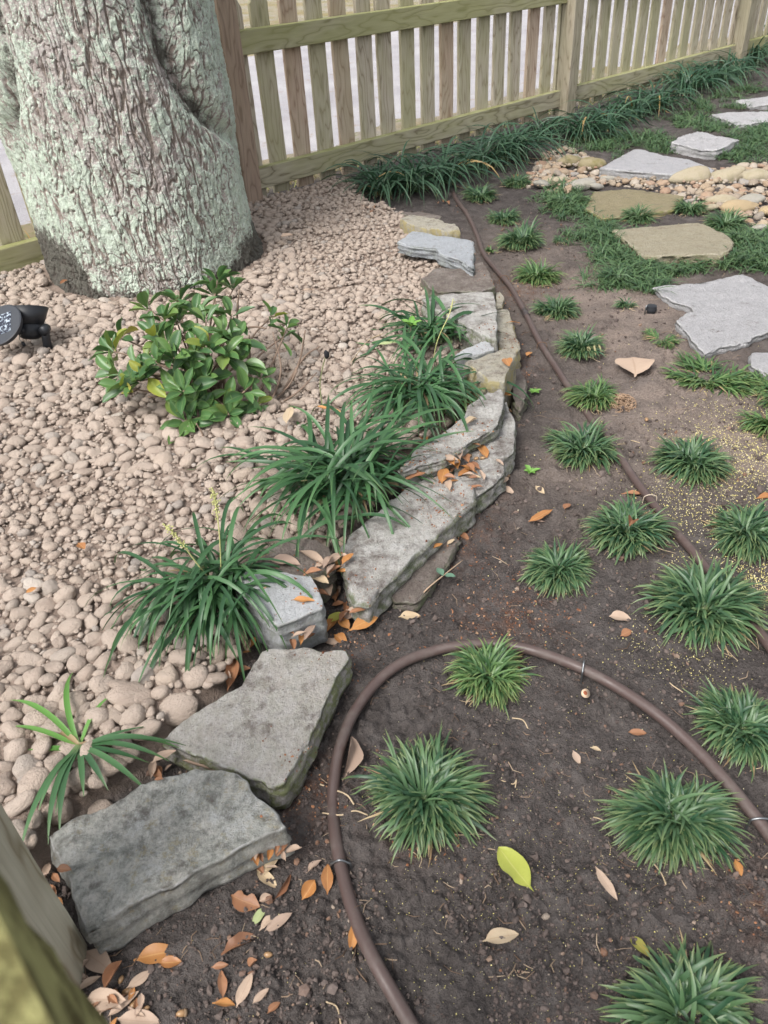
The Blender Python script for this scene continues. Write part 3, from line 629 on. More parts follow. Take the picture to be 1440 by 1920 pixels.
slab('stepping_stone', 'moss stained brown flagstone at the near edge of the creek stones', [(1113, 357), (1178, 352), (1282, 366), (1262, 392), (1229, 397), (1130, 408), (1098, 390)], 0.03, 0.05, MS_MOSS, 'flagstone', 24, GS, rough=0.002)
slab('stepping_stone', 'smooth grey flagstone behind the creek stones', [(1124, 314), (1188, 278), (1205, 279), (1245, 290), (1293, 297), (1340, 316), (1330, 322), (1274, 327), (1200, 320)], 0.045, 0.05, MS_STEPG, 'flagstone', 25, GS, rough=0.0015)
slab('stepping_stone', 'rough layered flagstone second beyond the creek stones', [(1259, 265), (1307, 244), (1332, 252), (1386, 262), (1345, 280), (1316, 279)], 0.045, 0.06, MS_STEP, 'flagstone', 26, GS, rough=0.006)
slab('stepping_stone', 'long thin looking flagstone third beyond the creek stones', [(1332, 213), (1373, 209), (1470, 210), (1475, 222), (1382, 233)], 0.03, 0.05, MS_STEP, 'flagstone', 27, GS)
slab('stepping_stone', 'farthest flagstone near the top right corner', [(1378, 187), (1440, 180), (1490, 182), (1480, 194), (1407, 198)], 0.03, 0.05, MS_STEP, 'flagstone', 28, GS)

# ------------------------------------------------------------------ pebbles of the gravel bed
M_PEB = mat_pebble(); M_PEBS = mat_pebble(True)
def rock_shape(sub, seed, ang=0.0):
    V, F = ICO[sub]; V = V.copy(); s = seed*7.3
    d = 1+0.34*(vn3(V[:, 0]*1.1+s, V[:, 1]*1.1, V[:, 2]*1.1, seed)-0.5)*2*0.9+0.15*(vn3(V[:, 0]*2.6+s, V[:, 1]*2.6, V[:, 2]*2.6, seed+5)-0.5)
    if ang:
        r = np.random.default_rng(seed)
        for _ in range(7):
            nrm = r.normal(size=3); nrm /= np.linalg.norm(nrm); h = r.uniform(0.55, 0.8); p = (V*d[:, None])@nrm
            d = np.where(p > h, d*(h/np.maximum(p, 1e-6))**ang, d)
    return V*d[:, None], F
SHAPES = [rock_shape(2 if 0 else 2, i, (0.0, 0.75, 0.45)[i % 3]) for i in range(14)]
SH1 = [rock_shape(1, i+40, 0.8 if i % 2 else 0.3) for i in range(10)]
SH3 = [rock_shape(3, i, (0.0, 0.40, 0.15)[i % 3]) for i in range(14)]
PEBM = [mesh_np('pebble', s[0], s[1], True, None, M_PEB) for s in SH3]

def trunk_r(x, y): return np.hypot(x-TR_C[0], y-TR_C[1])
class Hash:
    def __init__(s, c): s.c = c; s.d = {}
    def near(s, x, y):
        i, j = int(x//s.c), int(y//s.c)
        for a in (i-1, i, i+1):
            for b in (j-1, j, j+1):
                yield from s.d.get((a, b), ())
    def add(s, x, y, v): s.d.setdefault((int(x//s.c), int(y//s.c)), []).append(v)
HS = Hash(0.06)
PEB = []     # x,y,z,a,b,c,yaw,shape,pitch,roll
NOGO = []
EDGE_POLY = [np.array([G(x, y, 0.07)[:2] for x, y in p]) for p in (
    [(83, 1560), (242, 1483), (358, 1438), (442, 1448), (541, 1546), (156, 1741)],
    [(302, 1385), (420, 1301), (490, 1216), (649, 1217), (530, 1470)],
    [(437, 1080), (519, 1170), (604, 1117), (594, 1060)])]
def try_peb(x, y, a, force=False, asp=None, yaw=None, ovl=0.80, zg=None, sink=0.22):
    b = a*rng.uniform(0.66, 0.95) if asp is None else a*asp
    c = b*rng.uniform(0.55, 0.85)
    r = (a+b)/2; zt = (hz(x, y) if zg is None else zg)+c*sink
    for (qx, qy, qr, qz, qc) in HS.near(x, y):
        d = math.hypot(qx-x, qy-y); s_ = r+qr
        if d < s_*ovl:
            if not force: return False
        if d < s_:
            zt = max(zt, qz+(s_-d)/s_*min(c, qc)*1.1-0.3*c)
    HS.add(x, y, (x, y, r, zt, c))
    PEB.append((x, y, zt, a, b, c, rng.uniform(0, 6.28) if yaw is None else yaw, int(rng.integers(0, 14)), rng.normal(0, 0.22), rng.normal(0, 0.22)))
    return True
SPEC = []
for (px, py, wpx, hpx, lab) in [(240, 1292, 36, 24, 'large flattish pebble below the nearest liriope clump, left of its twin'), (326, 1303, 39, 26, 'large egg shaped pebble at the tip of the long grey beige slab'), (166, 1487, 27, 25, 'round pebble inside the small liriope shoot above the dark slab'), (245, 1333, 25, 22, 'pebble tucked just under the large flattish pebble'), (40, 705, 9, 9, 'tiny whitish pebble below the solar spotlight'), (38, 673, 17, 13, 'smooth oval pebble directly below the solar spotlight'), (455, 903, 14, 9, 'yellowish cream pebble beside the seed spike of the liriope'), (178, 1335, 26, 22, 'pebble with a lumpy clay crust left of the pair of large pebbles')]:
    p = G(px, py, 0.07); dd = np.linalg.norm(p-CAM); a = wpx*dd/FPX
    n0_ = len(PEB)
    try_peb(p[0], p[1], a, True, min(1, hpx/wpx*1.15), 0.1)
    SPEC.append((n0_, lab))
NSPEC = len(PEB)
xs = rng.uniform(-1.75, 0.50, 130000); ys = rng.uniform(0.25, 3.9, 130000)
sdp = sdist(xs, ys, BED)
px_, py_, dd_ = PXv(np.stack([xs, ys, np.full_like(xs, 0.06)], -1))
ok = (sdp > 0.012) & (trunk_r(xs, ys) > 0.415) & (px_ > -130) & (px_ < 900) & (py_ < 2020) & (xs*FN[0]+ys*FN[1] < FD-0.03)
for q in EDGE_POLY: ok &= ~inside(xs, ys, q)
sizen = vn2(xs*2.1, ys*2.1, 77); zgs = hgt(xs, ys); gmn = vn2(xs*3.3, ys*3.3, 78)
cnt = 0
def size_at(px, py):
    if py > 1090: return 0.014, 0.0255
    if py > 880 and px < 420: return 0.006, 0.017
    if px > 560: return 0.009, 0.020
    return 0.011, 0.0245
I = np.where(ok)[0]
order = np.argsort(-(rng.uniform(0, 1, len(I))))
I = I[order]
for ph, (flo, ov, lim, f0, f1_) in enumerate([(1.0, 0.78, 9000, 0.72, 1.05), (1.0, 0.72, 18000, 0.0, 0.8), (0.62, 0.64, 22000, 0.0, 0.6)]):
    for i in I[ph*9000:ph*9000+lim]:
        lo, hi = size_at(px_[i], py_[i])
        a = (lo+(hi-lo)*rng.uniform(f0, f1_))*flo*(0.85+0.3*sizen[i])
        if sdp[i] < a*0.6: continue
        try_peb(xs[i], ys[i], a, ovl=ov, zg=zgs[i])
# filler chips between them
base_n = len(PEB)
HS2 = HS
for i in I[30000:80000]:
    if py_[i] > 1960 or px_[i] < -60: continue
    lo = 0.0032+0.006*rng.random()**1.5
    if rng.random() > 0.75+0.9*gmn[i]: continue
    try_peb(xs[i], ys[i], lo, ovl=0.58, zg=zgs[i], sink=0.75)
PB = np.array(PEB)
qx, qy, qd = PXv(PB[:, :3]); show = np.where((qx > 0) & (qx < 1440) & (qy > 0) & (qy < 1920), PB[:, 3]/qd, 0)
show[:NSPEC] = 9; PB_x, PB_y = qx, qy
big = set(np.argsort(-show)[:300].tolist())
GP_ = 'tan river pebbles of the gravel bed'
sv = dict(SPEC)
def place_rock(me, row, name, label, cat, group):
    x, y, z, a, b, c, yaw, sh, pi_, ro = row
    o = link(name, me, None, (x, y, z)); o.rotation_euler = (pi_, ro, yaw); o.scale = (a, b, c); return tag(o, label, cat, group)
for i in sorted(big):
    X_, Y_ = PB_x[i], PB_y[i]
    where = ('beside the small liriope shoot' if Y_ > 1330 else 'at the left edge level with the nearest liriope' if Y_ > 1130 and X_ < 130 else 'left of the drooping blades of the nearest liriope' if Y_ > 1130 else 'in the fine gravel left of the seed spikes' if Y_ > 960 else 'on the open gravel at the left below the shrub' if Y_ > 800 and X_ < 260 else 'between the shrub and the seed spikes' if Y_ > 800 and X_ < 480 else 'above the largest liriope clump' if Y_ > 740 and X_ > 430 else 'below the solar spotlight' if Y_ > 655 and X_ < 190 else 'at the left foot of the oak' if Y_ < 655 and X_ < 240 else 'close to the evergreen shrub' if X_ < 520 else 'between the twigs and the third liriope' if Y_ > 600 else 'on the gravel between the oak and the blue grey slab')
    kind_ = 'angular' if int(PB[i, 7]) % 3 == 1 else 'egg shaped' if PB[i, 4]/PB[i, 3] < 0.76 else 'roundish'
    lab = sv.get(i, ('larger ' if PB[i, 3] > 0.0265 else 'smaller ')+kind_+' dusty tan pebble '+where)
    place_rock(PEBM[int(PB[i, 7])], PB[i], 'pebble', lab, 'pebble', GP_)
def merge_rocks(rows, shapes, name, mat, lab, parent=None):
    Vs = []; Fs = []; T = []; o = 0
    for r_ in rows:
        V, F = shapes(r_)
        V = V*np.array(r_[3:6]); e = Matrix.Rotation(r_[6], 3, 'Z')@Matrix.Rotation(r_[9], 3, 'Y')@Matrix.Rotation(r_[8], 3, 'X')
        Vs.append(V@np.array(e).T+np.array(r_[:3])); Fs.append(F+o); o += len(V); T.append(np.full(len(V), rng.random()))
    ob = link(name, mesh_np(name, np.vstack(Vs), np.vstack(Fs), True, {'tint': np.concatenate(T)}, mat), parent)
    return tag(ob, lab[0], lab[1], None, 'stuff')
rest = [PEB[i] for i in range(len(PEB)) if i not in big]
vis_ang = PB[:, 3]/qd
merge_rocks(rest, lambda r_: SHAPES[int(r_[7])] if r_[3]/math.dist(r_[:3], CAM) > 0.0068 else SH1[int(r_[7]) % 10], 'gravel', M_PEBS, ('remaining small tan gravel and pebbles filling the bed around the oak', 'gravel'))
print('pebbles', len(PEB), base_n)

# ------------------------------------------------------------------ dry creek bed: large stones, pebbles, grit
M_CR = mat_creek(); M_CRS = mat_creek(True)
CREEK = np.array([G(x, y, 0.0)[:2] for x, y in [(985, 352), (1000, 318), (1020, 286), (1062, 281), (1100, 293), (1128, 318), (1200, 322), (1275, 328), (1340, 318), (1440, 308), (1530, 306), (1640, 312), (1720, 330), (1760, 372), (1700, 430), (1600, 470), (1530, 462), (1440, 446), (1400, 420), (1340, 400), (1280, 376), (1180, 352), (1110, 355), (1050, 366)]])
MB_M = mat_boulder('moss_olive_boulder', (0.24, 0.20, 0.12), (0.30, 0.26, 0.17), 0.8)
MB_T = mat_boulder('tan_creek_boulder', (0.30, 0.26, 0.185), (0.40, 0.35, 0.265), 0.35)
MB_Y = mat_boulder('yellow_creek_boulder', (0.34, 0.25, 0.145), (0.38, 0.31, 0.205), 0.15)
MB_G = mat_boulder('grey_creek_boulder', (0.26, 0.245, 0.215), (0.34, 0.325, 0.29), 0.2)
HS = Hash(0.12); CRK = []
GB = 'large creek stones'
for j, (px, py, wp, asp, mt, lab) in enumerate([
    (1066, 300, 24, 0.72, MB_M, 'mossy olive boulder at the liriope end of the creek bed'), (1106, 306, 25, 0.8, MB_M, 'dark mossy boulder touching the tip of the grey flagstone'),
    (1298, 331, 36, 0.62, MB_T, 'long tan boulder leaning on the grey flagstone edge'), (1364, 328, 33, 0.65, MB_T, 'oval tan boulder between the long tan one and the pale cream one'),
    (1419, 330, 30, 0.75, MB_T, 'pale cream boulder at the right edge behind the creek pebbles'), (1355, 372, 28, 0.55, MB_T, 'flat pale tan stone in front of the creek pebbles'),
    (1386, 386, 38, 0.5, MB_Y, 'long yellow ochre stone at the near right of the creek'), (1410, 372, 24, 0.6, MB_G, 'grey speckled stone behind the yellow ochre one'),
    (1330, 384, 20, 0.5, MB_T, 'cream sliver of stone left of the yellow ochre one'), (1440, 392, 16, 0.9, MB_Y, 'round ochre stone cut by the right edge of the photo'),
    (1045, 336, 22, 0.6, MB_T, 'flat light tan stone at the near left end of the creek'), (1085, 343, 28, 0.55, MB_G, 'flat grey brown stone left of the mossy flagstone'),
    (1016, 340, 16, 0.8, MB_G, 'pale grey stone next to the small mondo tuft'), (1118, 343, 14, 0.7, MB_G, 'small flat grey stone at the corner of the mossy flagstone'),
    (1424, 422, 13, 0.8, MB_G, 'bluish white stone below the right hand creek stones'), (1141, 330, 15, 0.5, MB_G, 'slim grey stone in front of the grey flagstone')]):
    p = G(px, py, 0.03); a = wp*np.linalg.norm(p-CAM)/FPX
    try_c = (p[0], p[1], 0.012+a*asp*0.22, a, a*asp*0.85, a*asp*0.62, 0.1+rng.normal(0, 0.12), j, rng.normal(0, .08), rng.normal(0, .08))
    HS.add(p[0], p[1], (p[0], p[1], (a+a*asp)/2, try_c[2], try_c[5]))
    V, F = rock_shape(3, 100+j, 0.3); me = mesh_np('creek_boulder', V, F, True, None, mt)
    place_rock(me, try_c, 'creek_boulder', lab, 'boulder', GB)
PEB = CRK
xs = rng.uniform(0.2, 3.3, 60000); ys = rng.uniform(2.4, 5.2, 60000)
px_, py_, dd_ = PXv(np.stack([xs, ys, np.zeros_like(xs)], -1))
zgc = hgt(xs, ys)
okc = np.where((sdist(xs, ys, CREEK) > 0) & (px_ < 1780))[0]
for n_, i in enumerate(okc):
    a = rng.uniform(0.016, 0.030) if n_ < 2600 else rng.uniform(0.007, 0.016)
    try_peb(xs[i], ys[i], a, ovl=0.78 if n_ < 2600 else 0.7, zg=zgc[i])
CB = np.array(CRK); qx, qy, qd = PXv(CB[:, :3]); CQX = qx; show = np.where((qx < 1440) & (qy > 0), CB[:, 3]/qd, 0)
bigc = set(np.argsort(-show)[:150].tolist())
CRM = [mesh_np('creek_pebble', s[0], s[1], True, None, M_CR) for s in SH3]
for i in sorted(bigc):
    place_rock(CRM[int(CB[i, 7])], CB[i], 'creek_pebble', ['orange tan', 'grey', 'brown'][int(CB[i, 7]) % 3]*0+('larger' if CB[i, 3] > .022 else 'smaller')+' rounded creek pebble '+('left of the mossy flagstone' if CQX[i] < 1110 else 'in front of the grey flagstone' if CQX[i] < 1290 else 'among the big stones at the right edge'), 'pebble', 'pebbles of the dry creek strip')
merge_rocks([CRK[i] for i in range(len(CRK)) if i not in bigc], lambda r_: SH1[int(r_[7]) % 10], 'creek_gravel', M_CRS, ('fine orange brown grit between the creek pebbles', 'gravel'))
print('creek', len(CRK))

# ------------------------------------------------------------------ blades (liriope, mondo grass)
def blades(base, az, L, e0, e1, wd, seg, three=True, pw=1.3, ground=None, twist=0.25, side=None):
    """ribbons that rise at angle e0 and arch over to angle e1; returns V,F,t,blade index"""
    nb = len(az); q = np.linspace(0, 1, seg+1)
    el = e0[:, None]+(e1-e0)[:, None]*q[None, :]**pw
    bend = rng.normal(0, 0.22, nb)[:, None]*q[None, :]
    if side is not None: bend = bend+side[:, None]*q[None, :]**1.5
    a = az[:, None]+bend
    ds = L[:, None]/seg
    hx = np.cos(el)*np.sin(a); hy = np.cos(el)*np.cos(a); hz_ = np.sin(el)
    def acc(h):
        m_ = 0.5*(h[:, 1:]+h[:, :-1])*ds; return np.concatenate([np.zeros((nb, 1)), np.cumsum(m_, 1)], 1)
    P = np.stack([acc(hx), acc(hy), acc(hz_)], -1)+base[:, None, :]
    if ground is not None:
        g = ground(P[..., 0], P[..., 1])+0.004; low = P[..., 2] < g
        P[..., 2] = np.where(low, g+0.3*0.004, P[..., 2])
    prof = np.clip(np.minimum(0.55+1.6*q, 1.0)*np.clip((1-q)*2.6, 0.03, 1)**0.8, 0.03, 1)
    W_ = wd[:, None]*prof[None, :]
    tw = rng.normal(0, twist, nb)[:, None]*(0.3+q[None, :])
    lat = np.stack([np.cos(a), -np.sin(a), np.zeros_like(a)], -1)
    nrm = np.stack([-np.sin(el)*np.sin(a), -np.sin(el)*np.cos(a), np.cos(el)], -1)
    lt = lat*np.cos(tw)[..., None]+nrm*np.sin(tw)[..., None]
    nn_ = nrm*np.cos(tw)[..., None]-lat*np.sin(tw)[..., None]
    A = P-lt*W_[..., None]*0.5; B = P+lt*W_[..., None]*0.5
    if three:
        Cc = P-nn_*W_[..., None]*0.16
        V = np.stack([A, Cc, B], 2); k = 3
    else:
        V = np.stack([A, B], 2); k = 2
    per = (seg+1)*k
    f = grid_faces(seg+1, k); F = (f[None]+np.arange(nb)[:, None, None]*per).reshape(-1, 4)
    t = np.broadcast_to(q[None, :, None], (nb, seg+1, k)).reshape(-1)
    return V.reshape(-1, 3), F, t, np.repeat(np.arange(nb), per), per
MB1 = mat_blade('mondo_blade', (0.024, 0.070, 0.033), (0.088, 0.160, 0.070), (0.24, 0.27, 0.11), 0.012)
MB1L = mat_blade('mondo_blade_light', (0.032, 0.086, 0.029), (0.112, 0.195, 0.066), (0.30, 0.31, 0.12), 0.012)
MB2 = mat_blade('liriope_blade', (0.026, 0.075, 0.032), (0.060, 0.145, 0.055), (0.09, 0.16, 0.05), 0.0)
MB3 = mat_blade('fence_liriope_blade', (0.022, 0.062, 0.036), (0.060, 0.125, 0.070), (0.10, 0.15, 0.07), 0.012)
MB4 = mat_blade('mondo_cover_blade', (0.030, 0.076, 0.034), (0.095, 0.165, 0.068), (0.17, 0.22, 0.10), 0.01)
MDRY = mat_blade('straw_blade', (0.24, 0.165, 0.09), (0.38, 0.295, 0.17), (0.34, 0.24, 0.13), 0)
M_ROOT = mat_plain('pale_root', (0.42, 0.33, 0.22), 0.8, 0.2)
GM = 'mondo grass tufts planted in the dark soil'
def tuft(box, label, nb, mat=MB1, hk=1.0, bulbs=False, flat=0, lk=1.0, wk=1.0, dry=14):
    nb = int(nb*1.8); x0, x1, y0, y1 = box; cx = (x0+x1)/2; cy = (y0+y1)/2
    p = G(cx, cy, 0.0); dist = np.linalg.norm(p-CAM); Rr = (x1-x0)/2*dist/FPX
    Rr *= 0.97*(0.79 if cy > 1300 else 0.83 if cy > 1050 else 0.86 if cy > 830 else 0.95); p = G(cx, cy+0.04*(y1-y0), 0.30*Rr*hk); gz_ = hz(p[0], p[1])
    t = thing('mondo_grass', label, 'plant', (p[0], p[1], gz_), GM)
    n_fan = max(6, nb//24); fa = rng.uniform(0, 6.283, n_fan); fr = np.sqrt(rng.random(n_fan))*0.42*Rr
    fan = rng.integers(0, n_fan, nb)
    bx = fr[fan]*np.sin(fa[fan])+rng.normal(0, 0.05*Rr, nb); by = fr[fan]*np.cos(fa[fan])+rng.normal(0, 0.05*Rr, nb)
    br = np.hypot(bx, by); az = np.arctan2(bx, by)+rng.normal(0, 0.9, nb)*np.clip(1.25-br/Rr*1.4, 0.45, 1.3)
    u = rng.random(nb)
    asy = 0.80+0.45*vn2(az*1.3+50, az*0+p[0]*31+p[1]*17, 4); fl = rng.uniform(0.8, 1.2, n_fan)[fan]; L = Rr*(0.44+0.46*rng.random(nb))*lk*(1.12-0.35*br/Rr)*asy*fl
    e0 = R(1)*(82-38*u+rng.normal(0, 8, nb)); e1 = R(1)*(-10-68*u+rng.normal(0, 18, nb))
    if flat: e0 = R(1)*rng.uniform(15, 60, nb); e1 = R(1)*rng.uniform(-40, 5, nb); bx = bx*1.9; by = by*1.9; L = L*0.8
    wd = (0.0034+0.0013*rng.random(nb))*wk*np.clip(Rr/0.075, 0.75, 1.25)
    base = np.stack([bx, by, np.full(nb, 0.002)], -1)
    V, F, tt_, bi, per = blades(base, az, L, e0, e1, wd, 6, True, 1.1, ground=lambda X, Y: np.full_like(X, 0.001), twist=0.35)
    link('blades', mesh_np('blades', V, F, True, {'t': tt_, 'tint': rng.uniform(0.02, 1, nb)[bi]}, mat), t)['kind'] = 'stuff'
    if dry:
        az = rng.uniform(0, 6.28, dry); n = dry
        base = np.stack([np.sin(az)*0.3*Rr, np.cos(az)*0.3*Rr, np.full(n, 0.004)], -1)
        V, F, tt_, bi, per = blades(base, az, Rr*rng.uniform(0.4, 0.95, n), R(1)*rng.uniform(5, 35, n), R(1)*rng.uniform(-30, 0, n), np.full(n, 0.0035)*wk, 5, True, 1, ground=lambda X, Y: np.full_like(X, 0.001))
        link('dry_blades', mesh_np('dry_blades', V, F, True, {'t': tt_*0.6+0.17, 'tint': rng.random(n)[bi]}, MDRY), t)['kind'] = 'stuff'
    rt = []
    for _ in range(4):
        a = rng.uniform(2.2, 4.2); p0 = np.array([math.sin(a)*0.45*Rr, math.cos(a)*0.45*Rr, 0.004]); pts = [p0]
        for _k in range(5):
            a += rng.normal(0, 0.7); pts.append(pts[-1]+np.array([math.sin(a), math.cos(a), 0])*Rr*0.16+np.array([0, 0, rng.normal(0, .0015)]))
        rt.append(tube_np(catmull(pts, 4), np.linspace(0.0010, 0.0004, 21), 5))
    V, F = join(rt); link('roots', mesh_np('roots', V, F, True, None, M_ROOT), t)['kind'] = 'stuff'
    if bulbs:
        M_BULB = mat_plain('pale_shoot_base', (0.34, 0.32, 0.17), 0.5, 0.3)
        for dx, dy in ((0.15, -0.62), (0.36, -0.56), (0.58, -0.45), (0.08, -0.66)):
            P = np.array([[dx*Rr, dy*Rr-0.004, 0.0], [dx*Rr, dy*Rr, 0.012], [dx*Rr*0.88, dy*Rr*0.8, 0.028]])
            V, F = tube_np(catmull(P, 4), np.linspace(0.0014, 0.0036, 9), 7); link('shoot_base', mesh_np('shoot_base', V, F, True, None, M_BULB), t)
    return t
tuft((822, 1012, 1152, 1340), 'bright green mondo tuft where the inner loop of brown tubing passes behind it', 400, MB1L)
tuft((655, 932, 1362, 1592), 'broad mondo tuft inside the tubing loop with a curled tan leaf at its left', 620, MB1)
tuft((1140, 1385, 1385, 1640), 'large mondo tuft between the tubing loop and the orange leaf at lower right', 600, MB1)
tuft((1150, 1440, 1765, 2010), 'long bladed mondo tuft in the bottom right corner of the photo', 380, MB1, 1.1, lk=1.0, wk=1.15)
tuft((1288, 1500, 1255, 1445), 'mondo tuft above the tubing loop cut by the right edge of the photo', 480, MB1)
tuft((1205, 1445, 1045, 1205), 'wide mondo tuft sitting on the outer tubing beside a yellow pollen patch', 560, MB1)
tuft((964, 1132, 985, 1122), 'mondo tuft left of the one that holds a cupped brown leaf', 420, MB1)
tuft((1088, 1262, 922, 1055), 'mondo tuft with a cupped brown leaf caught in its centre', 430, MB1)
tuft((1318, 1490, 925, 1035), 'mondo tuft beside the orange leaf at the right edge', 380, MB1)
tuft((1218, 1382, 792, 912), 'round mondo tuft alone on the sandy soil right of the tubing', 430, MB1)
tuft((1015, 1172, 778, 884), 'mondo tuft covering the joint of the outer tubing below the root tangle', 400, MB1)
tuft((1063, 1172, 696, 772), 'small mondo tuft touching the tan root tangle', 340, MB1L)
tuft((1040, 1142, 598, 685), 'uprooted looking mondo tuft with pale shoot bases showing', 330, MB1, 1.1, True)
tuft((997, 1090, 537, 612), 'dark rounded mondo tuft above the one with pale shoot bases', 320, MB1)
tuft((960, 1056, 470, 545), 'yellow green mondo tuft along the tubing', 330, MB1L, wk=0.9)
tuft((928, 1028, 410, 478), 'mondo tuft with a tiny shoot between it and the tubing', 320, MB1)
tuft((908, 982, 384, 425), 'low mondo tuft behind the one with the tiny shoot', 240, MB1)
tuft((866, 936, 336, 390), 'mondo tuft just right of where the tubing starts', 240, MB1)
tuft((938, 1003, 312, 360), 'mondo tuft between the fence liriope and the creek stones', 240, MB1)
tuft((905, 942, 455, 482), 'tiny bright shoot of mondo grass against the tubing', 40, MB1L, dry=0)
tuft((1205, 1276, 613, 652), 'flat little mondo patch left of the largest pale flagstone', 110, MB1L, 0.6, flat=1)
tuft((1265, 1395, 672, 730), 'flattened mondo patch spreading below the largest pale flagstone', 230, MB1L, 0.4, flat=1)
tuft((1390, 1500, 700, 762), 'mondo patch at the right edge below the small flagstone corner', 200, MB1L, 0.4, flat=1)
tuft((1384, 1500, 765, 812), 'small mondo sprig at the right edge above the yellow pollen patch', 120, MB1L, 0.7)
tuft((1150, 1200, 560, 592), 'sparse dark mondo sprig beside the black emitter', 60, MB1, 0.6, dry=2)
tuft((1030, 1068, 440, 462), 'wispy mondo seedling on bare soil in the upper middle', 30, MB1, 0.7, dry=2)
tuft((1262, 1325, 368, 412), 'bushy mondo clump between the mossy and the olive flagstone', 230, MB4)
tuft((1320, 1400, 388, 440), 'mondo clump overhanging the top right corner of the olive flagstone', 260, MB4)
tuft((1160, 1235, 385, 425), 'low mondo clump left of the bushy one between the mossy and the olive flagstone', 200, MB4, 0.8)
tuft((1025, 1100, 345, 400), 'bushy mondo clump left of the mossy flagstone', 260, MB4)
tuft((1350, 1420, 425, 470), 'mondo clump right of the olive flagstone', 220, MB4, 0.7)

# liriope clumps: every leaf of the near ones is a part
GL = 'liriope clumps growing along the edging stones'
def liriope(px, py, zb, label, n, Lm, wm, mat, az_mid=None, az_spread=3.14, drop=(-75, 15), e0r=(45, 85), each=True, group=GL, spikes=0, rb=0.025, seg=11, ground=True, bias=None):
    p = G(px, py, zb)
    t = thing('liriope', label, 'plant', (p[0], p[1], zb), group)
    az = rng.uniform(-math.pi, math.pi, n) if az_mid is None else az_mid+rng.normal(0, az_spread, n)
    if bias is not None: k9 = rng.random(n) < 0.62; az = np.where(k9, bias+rng.normal(0, 0.75, n), az)
    L = Lm*rng.uniform(0.55, 1.15, n); u = rng.random(n)
    e0 = R(1)*(e0r[1]-(e0r[1]-e0r[0])*u); e1 = R(1)*(drop[1]+(drop[0]-drop[1])*rng.random(n)**0.6)
    wd = wm*rng.uniform(0.7, 1.15, n)
    bend_ = 0; b = np.stack([rng.normal(0, rb, n), rng.normal(0, rb, n), np.full(n, -0.004)], -1)
    gf = (lambda X, Y: np.maximum(hgt(X+p[0], Y+p[1], False)-zb+0.006, -0.5)) if ground else None
    V, F, tt_, bi, per = blades(b, az, L, e0, e1, wd, seg, True, 1.0, ground=gf, twist=0.45)
    tint = rng.uniform(0, 1, n)
    if each:
        nf = len(F)//n; V3 = V.reshape(n, per, 3); t3 = tt_.reshape(n, per); f0 = F[:nf]
        for i in range(n):
            link('leaf', mesh_np('leaf', V3[i], f0, True, {'t': t3[i], 'tint': np.full(per, tint[i])}, mat), t)
    else:
        link('leaves', mesh_np('leaves', V, F, True, {'t': tt_, 'tint': tint[bi]}, mat), t)['kind'] = 'stuff'
    # dead straw leaves at the crown
    nd = max(3, n//14); az = rng.uniform(-3.14, 3.14, nd)
    V, F, tt_, bi, per = blades(np.zeros((nd, 3))+[0, 0, 0.01], az, Lm*rng.uniform(.3, .7, nd), R(1)*rng.uniform(5, 40, nd), R(1)*rng.uniform(-50, -10, nd), np.full(nd, wm*0.7), 8, True, 1, ground=gf)
    link('dry_leaves', mesh_np('dry_leaves', V, F, True, {'t': tt_*0.6+0.17, 'tint': rng.random(nd)[bi]}, MDRY), t)['kind'] = 'stuff'
    return t, p
t, p = liriope(412, 1105, 0.06, 'liriope clump with two pale seed spikes, nearest to the camera', 165, 0.235, 0.0085, MB2, drop=(-90, -45), e0r=(48, 90), rb=0.030, bias=-2.65)
M_SEED = mat_plain('pale_green_seed_spike', (0.42, 0.42, 0.18), 0.7, 0.2, 0.4, 300)
def spike(t, p, pts, beads, nm='seed_spike'):
    Q = catmull([np.array(q)-p for q in pts], 8); parts = [tube_np(Q, 0.0012, 6)]
    for i in range(beads):
        s_ = rng.uniform(0.55, 1.0); c_ = Q[min(len(Q)-1, int(s_*(len(Q)-1)))]+rng.normal(0, 0.0028, 3); V, F = ICO[1]; parts.append((V*rng.uniform(0.0012, 0.0022)+c_, F))
    V, F = join(parts); return link(nm, mesh_np(nm, V, F, True, None, M_SEED), t)
spike(t, p, [G(405, 1100, 0.07), G(372, 1060, 0.13), G(330, 1005, 0.20), G(308, 985, 0.22)], 60)
spike(t, p, [G(415, 1090, 0.07), G(412, 1010, 0.17), G(405, 950, 0.23), G(398, 915, 0.26)], 70)
t, p = liriope(650, 905, 0.07, 'largest liriope clump, spilling over the long soiled slab', 190, 0.265, 0.0095, MB2, drop=(-80, 0), e0r=(35, 88), rb=0.04)
t, p = liriope(785, 740, 0.07, 'liriope clump behind the largest one, beside the thin upper slab', 160, 0.24, 0.0088, MB2, drop=(-80, -15), e0r=(30, 80), rb=0.035)
spike(t, p, [G(808, 700, 0.08), G(820, 640, 0.18), G(842, 590, 0.24), G(850, 560, 0.27)], 10, 'dry_stalk')
t, p = liriope(815, 628, 0.07, 'sparser liriope clump with a bright green sprout beside the flat white slab', 80, 0.20, 0.0105, MB2, drop=(-70, 10), e0r=(25, 80), rb=0.035)
M_SPR = mat_leafobj('sprout_leaf', [(0, (0.12, 0.27, 0.05)), (1, (0.16, 0.32, 0.07))], 0.4, 0.4)
t, p = liriope(150, 1402, 0.05, 'small bright liriope shoot with few leaves above the dark mottled slab', 2, 0.12, 0.0095, mat_blade('young_liriope_blade', (0.06, 0.17, 0.03), (0.11, 0.25, 0.055), (0.13, 0.26, 0.06), 0), az_mid=0.6, az_spread=1.5, drop=(-45, -5), e0r=(35, 75), rb=0.005)
